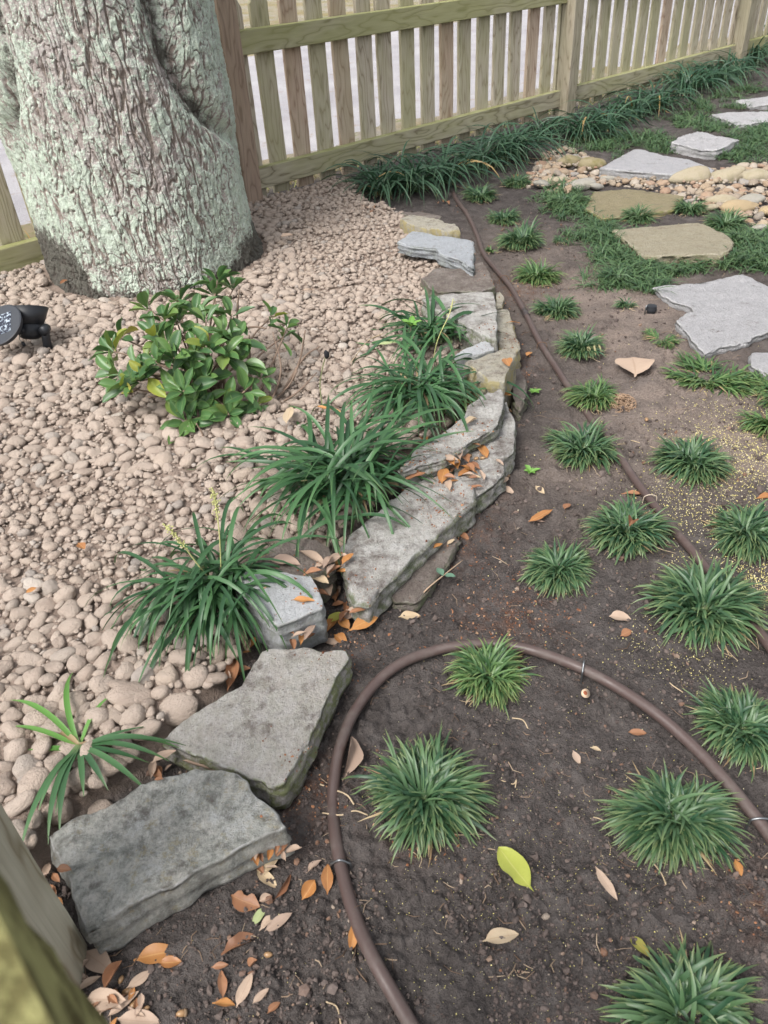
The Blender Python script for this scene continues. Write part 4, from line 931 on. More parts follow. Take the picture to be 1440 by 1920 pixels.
for dirpx, Lk in (((92, 1545), 0.17), ((118, 1550), 0.12), ((335, 1412), 0.18), ((318, 1398), 0.12), ((250, 1470), 0.17), ((48, 1295), 0.17), ((95, 1268), 0.16), ((10, 1372), 0.13), ((75, 1530), 0.19), ((250, 1448), 0.13), ((315, 1424), 0.16), ((205, 1475), 0.11), ((110, 1560), 0.16), ((85, 1500), 0.12), ((180, 1500), 0.10), ((345, 1395), 0.17)):
    q = G(*dirpx, 0.05)-p; a = math.atan2(q[0], q[1])
    V, F, tt_, bi, per = blades(np.array([[0, 0, 0.0]]), np.array([a]), np.array([Lk]), np.array([R(38)]), np.array([R(-30)]), np.array([0.0088]), 11, True, 1.0, ground=lambda X, Y: hgt(X+p[0], Y+p[1], False)-0.04)
    link('leaf', mesh_np('leaf', V, F, True, {'t': tt_, 'tint': np.full(len(V), rng.uniform(.2, 1))}, MB2 if dirpx[1] > 1390 else bpy.data.materials['young_liriope_blade']), t)

GF = 'liriope clumps lining the foot of the picket fence'
for (px, py, n, Lm, lab) in [(718, 368, 95, 0.30, 'liriope clump at the gravel end of the fence row'), (775, 360, 110, 0.32, 'arching liriope clump second from the gravel end of the fence row'), (838, 345, 95, 0.30, 'liriope clump in the fence row above the start of the tubing'),
        (905, 318, 110, 0.32, 'tall liriope clump left of the second fence post'), (955, 298, 110, 0.32, 'liriope clump with drooping tips beside the end of the creek stones'), (1015, 262, 70, 0.24, 'liriope clump below the second fence post'),
        (1090, 262, 100, 0.28, 'liriope clump right of the second fence post with a straw stalk'), (1135, 245, 100, 0.28, 'liriope clump above the grey flagstone'), (1185, 222, 90, 0.28, 'brownish dry tipped liriope clump under the lower rail'), (1232, 208, 90, 0.30, 'glossy liriope clump behind the rough layered flagstone'),
        (1285, 178, 110, 0.34, 'silvery glinting liriope clump before the third fence post'), (1335, 162, 110, 0.34, 'liriope clump left of the third fence post'), (1372, 150, 100, 0.34, 'liriope clump at the foot of the third fence post'), (1408, 122, 100, 0.38, 'tall liriope clump right of the third fence post'), (1440, 100, 110, 0.40, 'liriope clump at the right edge under the fence')]:
    liriope(px, py, 0.0, lab, int(n*1.1), Lm*1.22, 0.0092, MB3, drop=(-85, -20), e0r=(55, 90), each=False, group=GF, rb=0.032, seg=8)

# mondo ground cover between the flagstones
cov = []
cover_spots = [(1060, 372, 60, 30), (1085, 400, 50, 22), (1120, 420, 40, 15), (1130, 450, 70, 22), (1165, 480, 60, 25), (1215, 500, 70, 18), (1300, 495, 90, 18), (1385, 490, 80, 20), (1440, 480, 60, 30), (1230, 515, 50, 12), (1170, 525, 70, 22), (1225, 540, 30, 14), (1410, 455, 50, 30),
    (1120, 280, 60, 18), (1180, 262, 60, 16), (1235, 262, 40, 14), (1250, 280, 60, 10), (1300, 228, 60, 18), (1340, 240, 50, 14), (1410, 262, 60, 30), (1400, 290, 60, 18), (1440, 250, 50, 40), (1310, 200, 50, 14), (1400, 203, 60, 6), (1425, 235, 40, 10), (1360, 185, 40, 10), (1400, 170, 60, 10), (1340, 290, 40, 10)]
for px, py, wx, wy in cover_spots:
    m_ = int(wx*wy/26)
    for _ in range(m_):
        x = px+rng.normal(0, wx*0.42); y = py+rng.normal(0, wy*0.42); cov.append(GP(x, y) if _ == 0 else G(x, y, 0.0))
cov = np.array(cov)
stp = [o for o in bpy.data.objects if o.name.startswith('stepping_stone')]
okm = np.ones(len(cov), bool)
for o in stp:
    vv = np.array([(o.matrix_basis@v.co)[:2] for v in o.data.vertices[:len(o.data.vertices)-1]])
    from_n = [tuple(v) for v in vv[(np.array([v.co.z for v in o.data.vertices[:len(vv)]]) > 0.01)]]
    n_ = sum(1 for a in o.data.attributes['side'].data if a.value == 1.0)//8
    okm &= ~inside(cov[:, 0], cov[:, 1], vv[n_*6:n_*7])
cov = cov[okm]; cz = hgt(cov[:, 0], cov[:, 1]); cov[:, 2] = cz
nb = 17; n = len(cov)*nb; ci = np.repeat(np.arange(len(cov)), nb)
az = rng.uniform(-3.14, 3.14, n); L = 0.080*rng.uniform(0.5, 1.1, n)*(0.6+0.6*rng.random(len(cov)))[ci]
base = cov[ci]+np.stack([rng.normal(0, .013, n), rng.normal(0, .013, n), np.zeros(n)], -1)
V, F, tt_, bi, per = blades(base, az, L, R(1)*rng.uniform(28, 80, n), R(1)*rng.uniform(-70, 0, n), np.full(n, 0.0040), 3, False, 1.1)
ob = link('mondo_ground_cover', mesh_np('mondo_ground_cover', V, F, True, {'t': tt_, 'tint': (0.75*rng.random(n)[bi]+0.25*rng.random(len(cov))[ci][bi])}, MB4))
tag(ob, 'low dark green mondo grass filling the gaps between the flagstones', 'ground cover', None, 'stuff')
print('cover blades', n)
# weeds and dry grass on the far side of the fence
n = 2600; tq = rng.uniform(-0.5, 6.5, n); nq = 3.24+np.abs(rng.normal(0, 0.22, n))
base = np.stack([FN[0]*nq+FT[0]*tq, FN[1]*nq+FT[1]*tq, np.full(n, -0.025)], -1)
V, F, tt_, bi, per = blades(base, rng.uniform(-3.14, 3.14, n), 0.07*rng.uniform(.4, 1.3, n), R(1)*rng.uniform(40, 85, n), R(1)*rng.uniform(-30, 40, n), np.full(n, 0.005), 3, False)
ob = link('verge_grass', mesh_np('verge_grass', V, F, True, {'t': tt_, 'tint': rng.random(n)[bi]}, mat_blade('verge_blade', (0.12, 0.17, 0.035), (0.34, 0.33, 0.10), (0.45, 0.36, 0.16), 0.2)))
tag(ob, 'yellowish grass and weeds along the outer foot of the fence', 'grass', None, 'stuff')

# ------------------------------------------------------------------ leaves as thin curved sheets
def leaf_mesh(name, wr=0.38, curl=0.15, arch=0.2, seed=0, tip=1.0, mat=None, nu=9, nv=5, obov=0.0, wave=0.02, bite=0.0):
    """unit-length leaf along +x, up +z"""
    r = np.random.default_rng(seed); s = np.linspace(0, 1, nu); v = np.linspace(-1, 1, nv)
    q = np.clip((s-0.08)/0.92, 0, 1)
    prof = np.where(s < 0.06, 0.05, np.sin(math.pi*q**(0.85+obov))**(0.8/tip)); prof = np.maximum(prof, 0.045); prof[-1] = 0.02
    Sg, Vg = np.meshgrid(s, v, indexing='ij')
    wgt = wr*0.5*prof[:, None]*Vg
    if bite: wgt = wgt*(1-bite*np.exp(-((Sg-0.45)/0.12)**2)*(Vg > 0))
    x = Sg+0.02*np.sin(9*Sg+seed); z = arch*(0.25-(Sg-0.5)**2)+curl*(np.abs(Vg)**1.4)*prof[:, None]*wr*1.6-0.0*Sg
    z = z+wave*np.sin(Sg*11+Vg*2+seed)*np.abs(Vg)
    y = wgt+0.03*np.sin(Sg*3+seed)
    y = y*(1+r.normal(0, 0.018, y.shape)*(np.abs(Vg) > 0.9)); z = z+r.normal(0, 0.006, z.shape)
    V = np.stack([x, y, z], -1).reshape(-1, 3)
    return mesh_np(name, V, grid_faces(nu, nv), True, {'u': np.abs(Vg).ravel(), 't': Sg.ravel()}, mat)

# ------------------------------------------------------------------ evergreen shrub
def build_shrub():
    p0 = G(395, 760, 0.05)
    t = thing('evergreen_shrub', 'small evergreen shrub with broad glossy leaves growing in the pebbles before the oak', 'shrub', tuple(p0))
    ML = mat_leafobj('shrub_leaf', [(0.0, (0.046, 0.112, 0.040)), (0.35, (0.066, 0.145, 0.048)), (0.65, (0.085, 0.175, 0.055)), (0.9, (0.105, 0.195, 0.058)), (1.0, (0.16, 0.23, 0.06))], 0.38, 0.5, 0.14, edge=(0.15, 0.21, 0.06), vein=(0.17, 0.25, 0.10))
    MY = mat_leafobj('yellowing_shrub_leaf', [(0, (0.16, 0.24, 0.05)), (0.6, (0.26, 0.30, 0.06)), (1, (0.34, 0.30, 0.07))], 0.4, 0.45, 0.2, edge=(0.40, 0.33, 0.06), vein=(0.25, 0.3, 0.1))
    MS = mat_plain('shrub_stem', (0.20, 0.145, 0.11), 0.8, 0.2, 0.4, 80)
    lm = [leaf_mesh('leaf', 0.37+0.05*(i % 3), 0.22, 0.25-0.12*(i % 4), 10+i, 1.1, ML, obov=0.25) for i in range(7)]
    ly = [leaf_mesh('leaf', 0.44, 0.22, 0.2, 30+i, 1.1, MY, obov=0.25) for i in range(3)]
    S_ = 3.2727; ros = [(380, 250), (570, 210), (680, 285), (740, 335), (790, 165), (810, 85), (910, 135), (215, 430), (175, 520), (430, 430), (440, 590), (190, 650), (370, 660), (320, 700), (240, 740), (840, 420), (930, 460), (760, 500), (850, 540), (600, 765), (650, 850), (740, 830), (850, 850), (880, 910), (690, 920), (610, 950), (560, 330), (480, 330), (640, 640), (710, 690), (980, 765), (1080, 680), (1055, 840), (900, 290), (1145, 300), (1215, 430), (1240, 370), (500, 480), (540, 560), (680, 520), (950, 580), (300, 610), (385, 800)]
    Cc = G(385, 735, 0.04); ax = np.array([0.27, 0.23, 0.225])
    nleaf = 0; stems = []
    for i, (zx, zy) in enumerate(ros):
        x, y = zx/S_+160, zy/S_+500; d = ray(x, y); d = d/np.linalg.norm(d)
        o_ = (CAM-Cc)/ax; dn = d/ax; a_ = dn@dn; b_ = 2*o_@dn; c_ = o_@o_-1; di = b_*b_-4*a_*c_
        tt_ = (-b_-math.sqrt(di))/(2*a_) if di > 0 else -b_/(2*a_)
        P = CAM+d*(tt_+rng.uniform(0, 0.05)); 
        if P[2] < 0.08: P = G(x, y, 0.085)
        rel = P-p0
        ax_dir = np.array([rel[0]*1.0, rel[1]*1.0-0.10, 0.20+0.5*rel[2]]); ax_dir /= np.linalg.norm(ax_dir)
        M3 = np.array(Vector(ax_dir).to_track_quat('Z', 'Y').to_matrix())
        nl = 8 if i % 3 else 6; mine_ = []
        if x > 500 : nl = 5
        yel = i in (7, 8, 12, 14, 42, 17, 34, 32, 9)
        for k_ in range(nl):
            if nleaf >= 296: break
            ph = k_*2.4+rng.normal(0, 0.25)+i; lift = R(8+46*(k_/nl)+rng.normal(0, 9))
            if k_ < 2: lift = R(rng.uniform(-30, 10))
            ld = M3@np.array([math.cos(ph)*math.cos(lift), math.sin(ph)*math.cos(lift), math.sin(lift)])
            up_ = M3@np.array([0, 0, 1.0]); yv = np.cross(up_, ld); yv /= np.linalg.norm(yv)+1e-9; zv = np.cross(ld, yv)
            Lf = rng.uniform(0.058, 0.082)*(0.75 if x > 480 else 1)*(1.0-0.28*(k_/nl))
            Mx = Matrix(((ld[0], yv[0], zv[0]), (ld[1], yv[1], zv[1]), (ld[2], yv[2], zv[2]))).to_4x4()
            useY = yel and rng.random() < 0.22
            o = link('leaf', (ly[int(rng.integers(0, 3))] if useY else lm[int(rng.integers(0, 7))]), t)
            mine_.append(o); o.matrix_local = Matrix.Translation(Vector(rel+ld*0.004-ax_dir*0.012*rng.random()))@Mx@Matrix.Diagonal((Lf, Lf, Lf, 1)); nleaf += 1
        b0 = np.array([rng.normal(0, 0.03), rng.normal(0, 0.02), -0.01])
        if x > 470: b0 = G(470+rng.normal(0, 12), 760, 0.05)-p0
        md = b0*0.45+rel*0.5+np.array([0, 0, 0.02])+rng.normal(0, 0.012, 3)
        V, F = tube_np(catmull([b0, md, rel], 6), np.linspace(0.0042, 0.0018, 13), 6); st_ = link('stem', mesh_np('stem', V, F, True, None, MS), t)
        for o in mine_: o.parent = st_
    for pts in ([(1000, 720, .05), (1010, 560, .13), (1005, 420, .22)], [(930, 350, .2), (935, 230, .25), (945, 140, .29)], [(1270, 700, .09), (1320, 560, .14), (1350, 390, .22)], [(1110, 860, .05), (1240, 740, .08), (1300, 640, .12)], [(1120, 880, .05), (1200, 640, .12), (1150, 400, .2)], [(1215, 760, .06), (1340, 560, .12), (1440, 490, .16)], [(1130, 870, .05), (1290, 780, .07), (1420, 650, .1)], [(960, 380, .2), (1040, 370, .2), (1110, 380, .2)], [(720, 1080, .05), (720, 1030, .07), (680, 960, .1)]):
        Q = [G(a/S_+160, b/S_+500, z)-p0 for a, b, z in pts]; V, F = tube_np(catmull(Q, 6), np.linspace(0.0034, 0.0015, 13), 6); link('bare_twig', mesh_np('bare_twig', V, F, True, None, MS), t)
    print('shrub leaves', nleaf)
build_shrub()
# sprout in the fourth liriope clump
p = G(770, 612, 0.12); t = thing('weed_sprout', 'tiny bright green sprout at the left of the sparser liriope clump', 'plant', (p[0], p[1], 0.06))
sm = leaf_mesh('leaf', 0.5, 0.15, 0.2, 3, 1.1, M_SPR)
for k_ in range(5):
    o = link('leaf', sm, t); o.rotation_euler = (0, R(-25-10*(k_ % 2)), k_*1.3); o.scale = (0.035,)*3; o.location = (0, 0, 0.06)
V, F = tube_np(np.array([[0, 0, -0.01], [0, 0, .03], [0, 0, .06]]), 0.0015, 6); link('stem', mesh_np('stem', V, F, True, None, bpy.data.materials['shrub_stem']), t)
for px, py, lab in ((995, 890, 'little light green weed on the soil beside the jutting corner stone'), (1000, 740, 'tiny bright weed at the foot of the flat dust covered stone')):
    p = GP(px, py); t = thing('weed_sprout', lab, 'plant', tuple(p))
    for k_ in range(6):
        o = link('leaf', sm, t); o.rotation_euler = (0, R(-22), k_*1.05); o.scale = (rng.uniform(.014, .026),)*3; o.location = (0, 0, 0.006)

# ------------------------------------------------------------------ drip tubing
k = M('brown_polyethylene_tubing', 0.45, 0.45); v_ = k.pos(); d1 = k.noise(v_, 60, 6, 0.7); d2 = k.noise(v_, 9, 4, 0.6)
dm_ = k.rng(k.math('ADD', k.math('MULTIPLY', d1, 0.6), k.math('MULTIPLY', d2, 0.5)), 0.55, 0.68, 0, 0.6)
k.base(k.mix(dm_, k.mix(d2, (0.066, 0.045, 0.041), (0.092, 0.064, 0.058)), k.mix(d1, (0.065, 0.054, 0.049), (0.14, 0.117, 0.104)))); k.put(k.p.inputs['Roughness'], k.rng(dm_, 0, 1, 0.42, 0.9)); k.bump(d1, 0.0006); M_TUBE = k.m
M_WIRE = mat_plain('galvanised_wire', (0.20, 0.21, 0.22), 0.35, 0.6, 0.2)
M_WIRE.node_tree.nodes['Principled BSDF'].inputs['Metallic'].default_value = 0.85
M_COP = mat_plain('rusty_wire', (0.16, 0.09, 0.05), 0.6, 0.4, 0.3)
RAD = 0.0088
def hose(label, pts, name='drip_tubing'):
    Q = []
    for px, py, dz in pts:
        p = GP(px, py, RAD+dz); Q.append([p[0], p[1], max(p[2], 0.7*p[2]+0.3*(RAD+dz))+(0.004 if dz > -0.003 else 0)])
    P = catmull(Q, 12); V, F = tube_np(P, RAD, 18); c = P[0].copy(); c[2] = 0
    o = link(name, mesh_np(name, V-c, F, True, None, M_TUBE), None, tuple(c)); return tag(o, label, 'tubing'), P
hA, PA = hose('long outer run of brown drip tubing from the fence liriope to the right edge', [(850, 362, -.004), (858, 378, -.003), (876, 404, -.002), (893, 440, -.001), (907, 478, -.001), (932, 510, 0), (957, 540, 0), (975, 572, .001), (992, 604, .001), (1012, 645, .002), (1038, 685, .002), (1062, 722, 0), (1085, 755, -.002), (1112, 792, -.004), (1140, 825, 0), (1162, 858, .004), (1190, 902, .003), (1228, 952, .002), (1268, 1002, 0), (1305, 1045, -.001), (1350, 1102, -.001), (1400, 1160, 0), (1440, 1212, .001), (1500, 1300, .001), (1560, 1400, .001), (1630, 1530, 0), (1720, 1720, 0)])
hB, PB_ = hose('inner loop of brown drip tubing curving round the near mondo tuft', [(800, 1975, .002), (742, 1875, .002), (700, 1800, 0), (668, 1725, -.004), (645, 1650, -.007), (630, 1575, -.011), (624, 1515, -.011), (627, 1460, -.005), (638, 1405, 0), (662, 1345, .002), (702, 1288, .003), (750, 1248, .003), (805, 1226, .003), (860, 1214, .003), (930, 1211, .003), (1000, 1223, .003), (1080, 1252, .003), (1150, 1288, .003), (1225, 1338, .003), (1290, 1394, .002), (1350, 1456, .002), (1400, 1516, .002), (1445, 1575, .002), (1520, 1690, .002), (1600, 1850, .001)])
def nearest(P, px, py):
    X, Y, _ = PXv(P); i = int(np.argmin((X-px)**2+(Y-py)**2)); T = P[min(i+1, len(P)-1)]-P[max(i-1, 0)]; T[2] = 0; return P[i], T/np.linalg.norm(T)
def staple(px, py, P, label, mat=M_WIRE, r=0.0016, skew=0.25, h=1.0):
    c, T = nearest(P, px, py); N = np.array([-T[1], T[0], 0]); N = N+T*skew; q = RAD+0.0022
    pts = [c+N*q*1.25+np.array([0, 0, -0.03]), c+N*q*1.2+np.array([0, 0, 0.002]), c+N*q*0.85+np.array([0, 0, q*0.86]), c+N*0.0+np.array([0, 0, q*1.12*h]), c-N*q*0.85+np.array([0, 0, q*0.86]), c-N*q*1.2+np.array([0, 0, 0.002]), c-N*q*1.25+np.array([0, 0, -0.03])]
    V, F = tube_np(catmull(pts, 5)-c, r, 7); o = link('wire_staple', mesh_np('wire_staple', V, F, True, None, mat), None, tuple(c)); tag(o, label, 'staple', 'wire staples pinning the tubing')
staple(1090, 1256, PB_, 'grey wire staple on the inner loop above the broken acorn shell', skew=-0.3, h=1.35)
staple(636, 1622, PB_, 'grey wire staple on the inner loop near the brown leaf by the dark mottled slab', h=1.3)
staple(1428, 1545, PB_, 'grey wire staple on the inner loop at the right edge', skew=0.5)
staple(1012, 652, PA, 'rusty thin staple on the outer run beside the yellow white block', M_COP, 0.0009)
staple(945, 522, PA, 'rusty thin staple on the outer run near the grey brown stone', M_COP, 0.0009)
staple(1218, 940, PA, 'pale staple on the outer run near the tuft with the cupped leaf', mat_plain('pale_wire', (0.5, 0.42, 0.33), 0.6), 0.0010)
c, T = nearest(PA, 984, 590); V, F = tube_np(np.array([-T*0.022, -T*0.0215, -T*0.001, T*0.001, T*0.0215, T*0.022]), np.array([RAD*1.0, RAD*1.09, RAD*1.09, RAD*1.09, RAD*1.09, RAD])+0.0003, 18)
o = link('coupling', mesh_np('coupling', V, F, True, None, mat_plain('dark_plastic_coupling', (0.045, 0.036, 0.035), 0.3, 0.5, 0.15)), hA); o.location = Vector(c)-hA.location

# ------------------------------------------------------------------ solar spotlight
def build_spot():
    MBk = mat_plain('black_plastic', (0.018, 0.020, 0.024), 0.5, 0.4, 0.2, 50)
    p = GP(88, 655); t = thing('solar_spotlight', 'black solar spotlight with a round panel standing in the pebbles at the left edge', 'lamp', tuple(p))
    vx = RT.copy(); vx[2] = 0; vx /= np.linalg.norm(vx); fwd = np.array([-vx[1], vx[0], 0]); Zu = np.array([0, 0, 1.0])
    def at(x, y, f=0.0):         # point of the upright plane through the stake, f behind it
        d = ray(x, y); return CAM+d*(((p+fwd*f-CAM)@fwd)/(d@fwd))-p
    V, F = tube_np(np.array([at(92, 668), at(90, 655), at(86, 632), at(84, 616)]), np.array([.0135, .0135, .012, .0125]), 14); link('stake', mesh_np('stake', V, F, True, None, MBk), t)
    V, F = tube_np(np.array([at(91, 657)-Zu*.003, at(91, 657)+Zu*.003]), 0.0165, 16); link('stake_collar', mesh_np('stake_collar', V, F, True, None, MBk), t)
    V, F = tube_np(np.array([at(84, 618)-fwd*.014, at(84, 618)+fwd*.014]), 0.0135, 16); link('knuckle', mesh_np('knuckle', V, F, True, None, MBk), t)
    a0 = at(58, 636, .0); ax = at(52, 577, 0.045)-a0
    prof = [(0.0, .010), (0.02, .022), (0.09, .031), (0.43, .0375), (0.435, .0355), (0.455, .0355), (0.46, .039), (1.0, .0575), (1.0, .0545), (0.62, .042), (0.60, .004)]
    V, F = tube_np(np.array([a0+ax*s_ for s_, _ in prof]), np.array([r_ for _, r_ in prof]), 30); lh = link('lamp_housing', mesh_np('lamp_housing', V, F, True, None, MBk), t)
    lh.data.polygons.foreach_set('use_smooth', [True]*len(lh.data.polygons))
    # round solar panel, tipped toward the sky
    pc = at(3, 610, -0.045); nrm = np.array([0, 0, 1.0])*0.80-fwd*0.52-vx*0.22; nrm /= np.linalg.norm(nrm)
    V, F = tube_np(np.array([pc-nrm*.016, pc-nrm*.014, pc+nrm*.002, pc+nrm*.004]), np.array([.045, .060, .067, .064]), 36); link('panel_disc', mesh_np('panel_disc', V, F, False, None, mat_plain('dark_grey_plastic', (0.030, 0.034, 0.042), 0.45, 0.45, 0.2)), t)
    ux = np.cross(fwd, nrm); ux /= np.linalg.norm(ux); uy = np.cross(nrm, ux); s_ = 0.034
    q = pc+nrm*.0048; cs = np.array([q+ux*a+uy*b for a, b in ((-s_, -s_), (s_, -s_), (s_, s_), (-s_, s_))]); V = np.vstack([cs-nrm*.003, cs])
    km = M('solar_cell', 0.15, 0.6); vo = km.obj(); f = km.voro(vo, 130, 'F1', 'Color'); km.base(km.mix(km.rng(km.noise(vo, 110, 4, .7), .5, .62, 0, 1), (0.012, 0.016, 0.03), (0.36, 0.42, 0.48)))
    link('solar_cell', mesh_np('solar_cell', V, np.array([[4, 5, 6, 7], [0, 1, 5, 4], [1, 2, 6, 5], [2, 3, 7, 6], [3, 0, 4, 7]]), False, None, km.m), t)
    V, F = tube_np(catmull([pc-nrm*.012+vx*.03, at(38, 622, -.02), at(46, 618, -.01), at(56, 622, 0)], 6), 0.009, 10); link('panel_arm', mesh_np('panel_arm', V, F, True, None, MBk), t)
    V, F = tube_np(catmull([at(41, 624, -.02), at(36, 634, -.03), at(40, 640, -.03), at(44, 645, -.03)], 6), 0.0011, 6); link('wire', mesh_np('wire', V, F, True, None, mat_plain('grey_wire', (.3, .29, .27), .5)), t)
    V, F = tube_np(np.array([at(42, 641, -.03), at(44, 645, -.03), at(46, 649, -.03)]), np.array([.004, .0055, .004]), 10); link('wire_plug', mesh_np('wire_plug', V, F, True, None, MBk), t)
build_spot()
p = GP(1220, 588); t = thing('drip_emitter', 'small black drip emitter in the soil left of the largest pale flagstone', 'emitter', tuple(p))
V, F = tube_np(np.array([[0, 0, -.01], [0, 0, .012], [0, 0, .013], [0, 0, .026], [0, 0, .028]]), np.array([.012, .013, .017, .015, .003]), 18); link('cap', mesh_np('cap', V, F, False, None, bpy.data.materials['black_plastic']), t)
V, F = tube_np(np.array([[-.02, -.004, .0], [-.02, -.004, .02], [-.018, -.004, .03]]), .002, 8); link('peg', mesh_np('peg', V, F, True, None, M_WIRE), t)

# ------------------------------------------------------------------ fallen leaves
K = dict
LF = {'orange': mat_leafobj('orange_oak_leaf', [(0, (0.36, 0.165, 0.055)), (0.5, (0.43, 0.205, 0.07)), (1, (0.29, 0.13, 0.048))], 0.45, 0.4, 0.08, vein=(0.5, 0.3, 0.12), spots=(0.30, 0.13, 0.05)),
      'brown': mat_leafobj('brown_oak_leaf', [(0, (0.24, 0.115, 0.06)), (0.5, (0.30, 0.15, 0.08)), (1, (0.19, 0.09, 0.05))], 0.5, 0.35, 0.05, vein=(0.34, 0.2, 0.1), spots=(0.16, 0.08, 0.045)),
      'tan': mat_leafobj('tan_oak_leaf', [(0, (0.36, 0.27, 0.21)), (0.5, (0.41, 0.31, 0.235)), (1, (0.30, 0.22, 0.175))], 0.65, 0.2, 0.05, vein=(0.30, 0.21, 0.15), spots=(0.33, 0.24, 0.185)),
      'cream': mat_leafobj('cream_leaf', [(0, (0.46, 0.36, 0.235)), (1, (0.41, 0.33, 0.235))], 0.6, 0.25, 0.08, vein=(0.33, 0.23, 0.13), spots=(0.40, 0.29, 0.19)),
      'yellow': mat_leafobj('yellow_green_leaf', [(0, (0.36, 0.39, 0.075)), (1, (0.38, 0.39, 0.085))], 0.4, 0.4, 0.15, vein=(0.50, 0.50, 0.16), spots=(0.46, 0.32, 0.08)),
      'olive': mat_leafobj('olive_leaf', [(0, (0.25, 0.25, 0.05)), (1, (0.22, 0.19, 0.05))], 0.4, 0.4, 0.1, vein=(0.3, 0.28, 0.1), spots=(0.28, 0.16, 0.05)),
      'green': mat_leafobj('pale_green_leaf', [(0, (0.33, 0.38, 0.19)), (1, (0.30, 0.36, 0.18))], 0.6, 0.3, 0.1, vein=(0.4, 0.42, 0.25)),
      'dkgreen': mat_leafobj('blue_green_leaflet', [(0, (0.09, 0.17, 0.12)), (1, (0.10, 0.18, 0.12))], 0.5, 0.3, 0.05, vein=(0.15, 0.22, 0.15))}
GLF = 'dead leaves scattered on the soil and stones'
TOPS = [o for o in bpy.data.objects if o.type == 'MESH' and o.parent is None and o.name.split('.')[0] in ('edging_stone', 'stepping_stone')]
from mathutils.bvhtree import BVHTree
_bv = []; _bc = []
for o in TOPS:
    Vw = [o.location+v.co for v in o.data.vertices]; _bc.append((o.location.x, o.location.y, max(math.hypot(v.co.x, v.co.y) for v in o.data.vertices))); _bv.append(BVHTree.FromPolygons(Vw, [tuple(q.vertices) for q in o.data.polygons]))
def surf(px, py):
    """first thing a line through the photo pixel meets: a slab or the soil"""
    d = ray(px, py); d = d/np.linalg.norm(d); best = None
    for b in _bv:
        h = b.ray_cast(Vector(CAM), Vector(d))
        if h[0] is not None and (best is None or h[3] < best[3]): best = h
    g = GP(px, py); dg = np.linalg.norm(g-CAM)
    if best is not None and best[3] < dg: return np.array(best[0])
    return g
def fleaf(x1, y1, x2, y2, kind, label, wr=0.40, curl=0.12, arch=0.12, tip=1.0, lift=0.004, roll=None, obov=0.0, bite=0.0, z=None, grp=None, yawtilt=0.0):
    c = surf((x1+x2)/2, (y1+y2)/2); zc = c[2] if z is None else z
    a = G(x1, y1, zc+lift); b = G(x2, y2, zc+lift); v = b-a; L = min(np.linalg.norm(v), 0.038 if grp else 0.11)
    me = leaf_mesh('fallen_leaf', wr, curl*rng.uniform(.6, 1.3), arch*rng.uniform(.5, 1.4), int(rng.integers(0, 999)), tip, LF[kind], 11, 7, obov, 0.018, bite)
    o = link('fallen_leaf', me, None, (a[0], a[1], zc+lift)); o.scale = (L, L, L)
    o.rotation_euler = (rng.normal(0, 0.18) if roll is None else roll, -yawtilt+rng.normal(0, 0.06), math.atan2(v[1], v[0]))
    return tag(o, label, 'leaf', grp or GLF)
bl = 'the bottom of the photo'
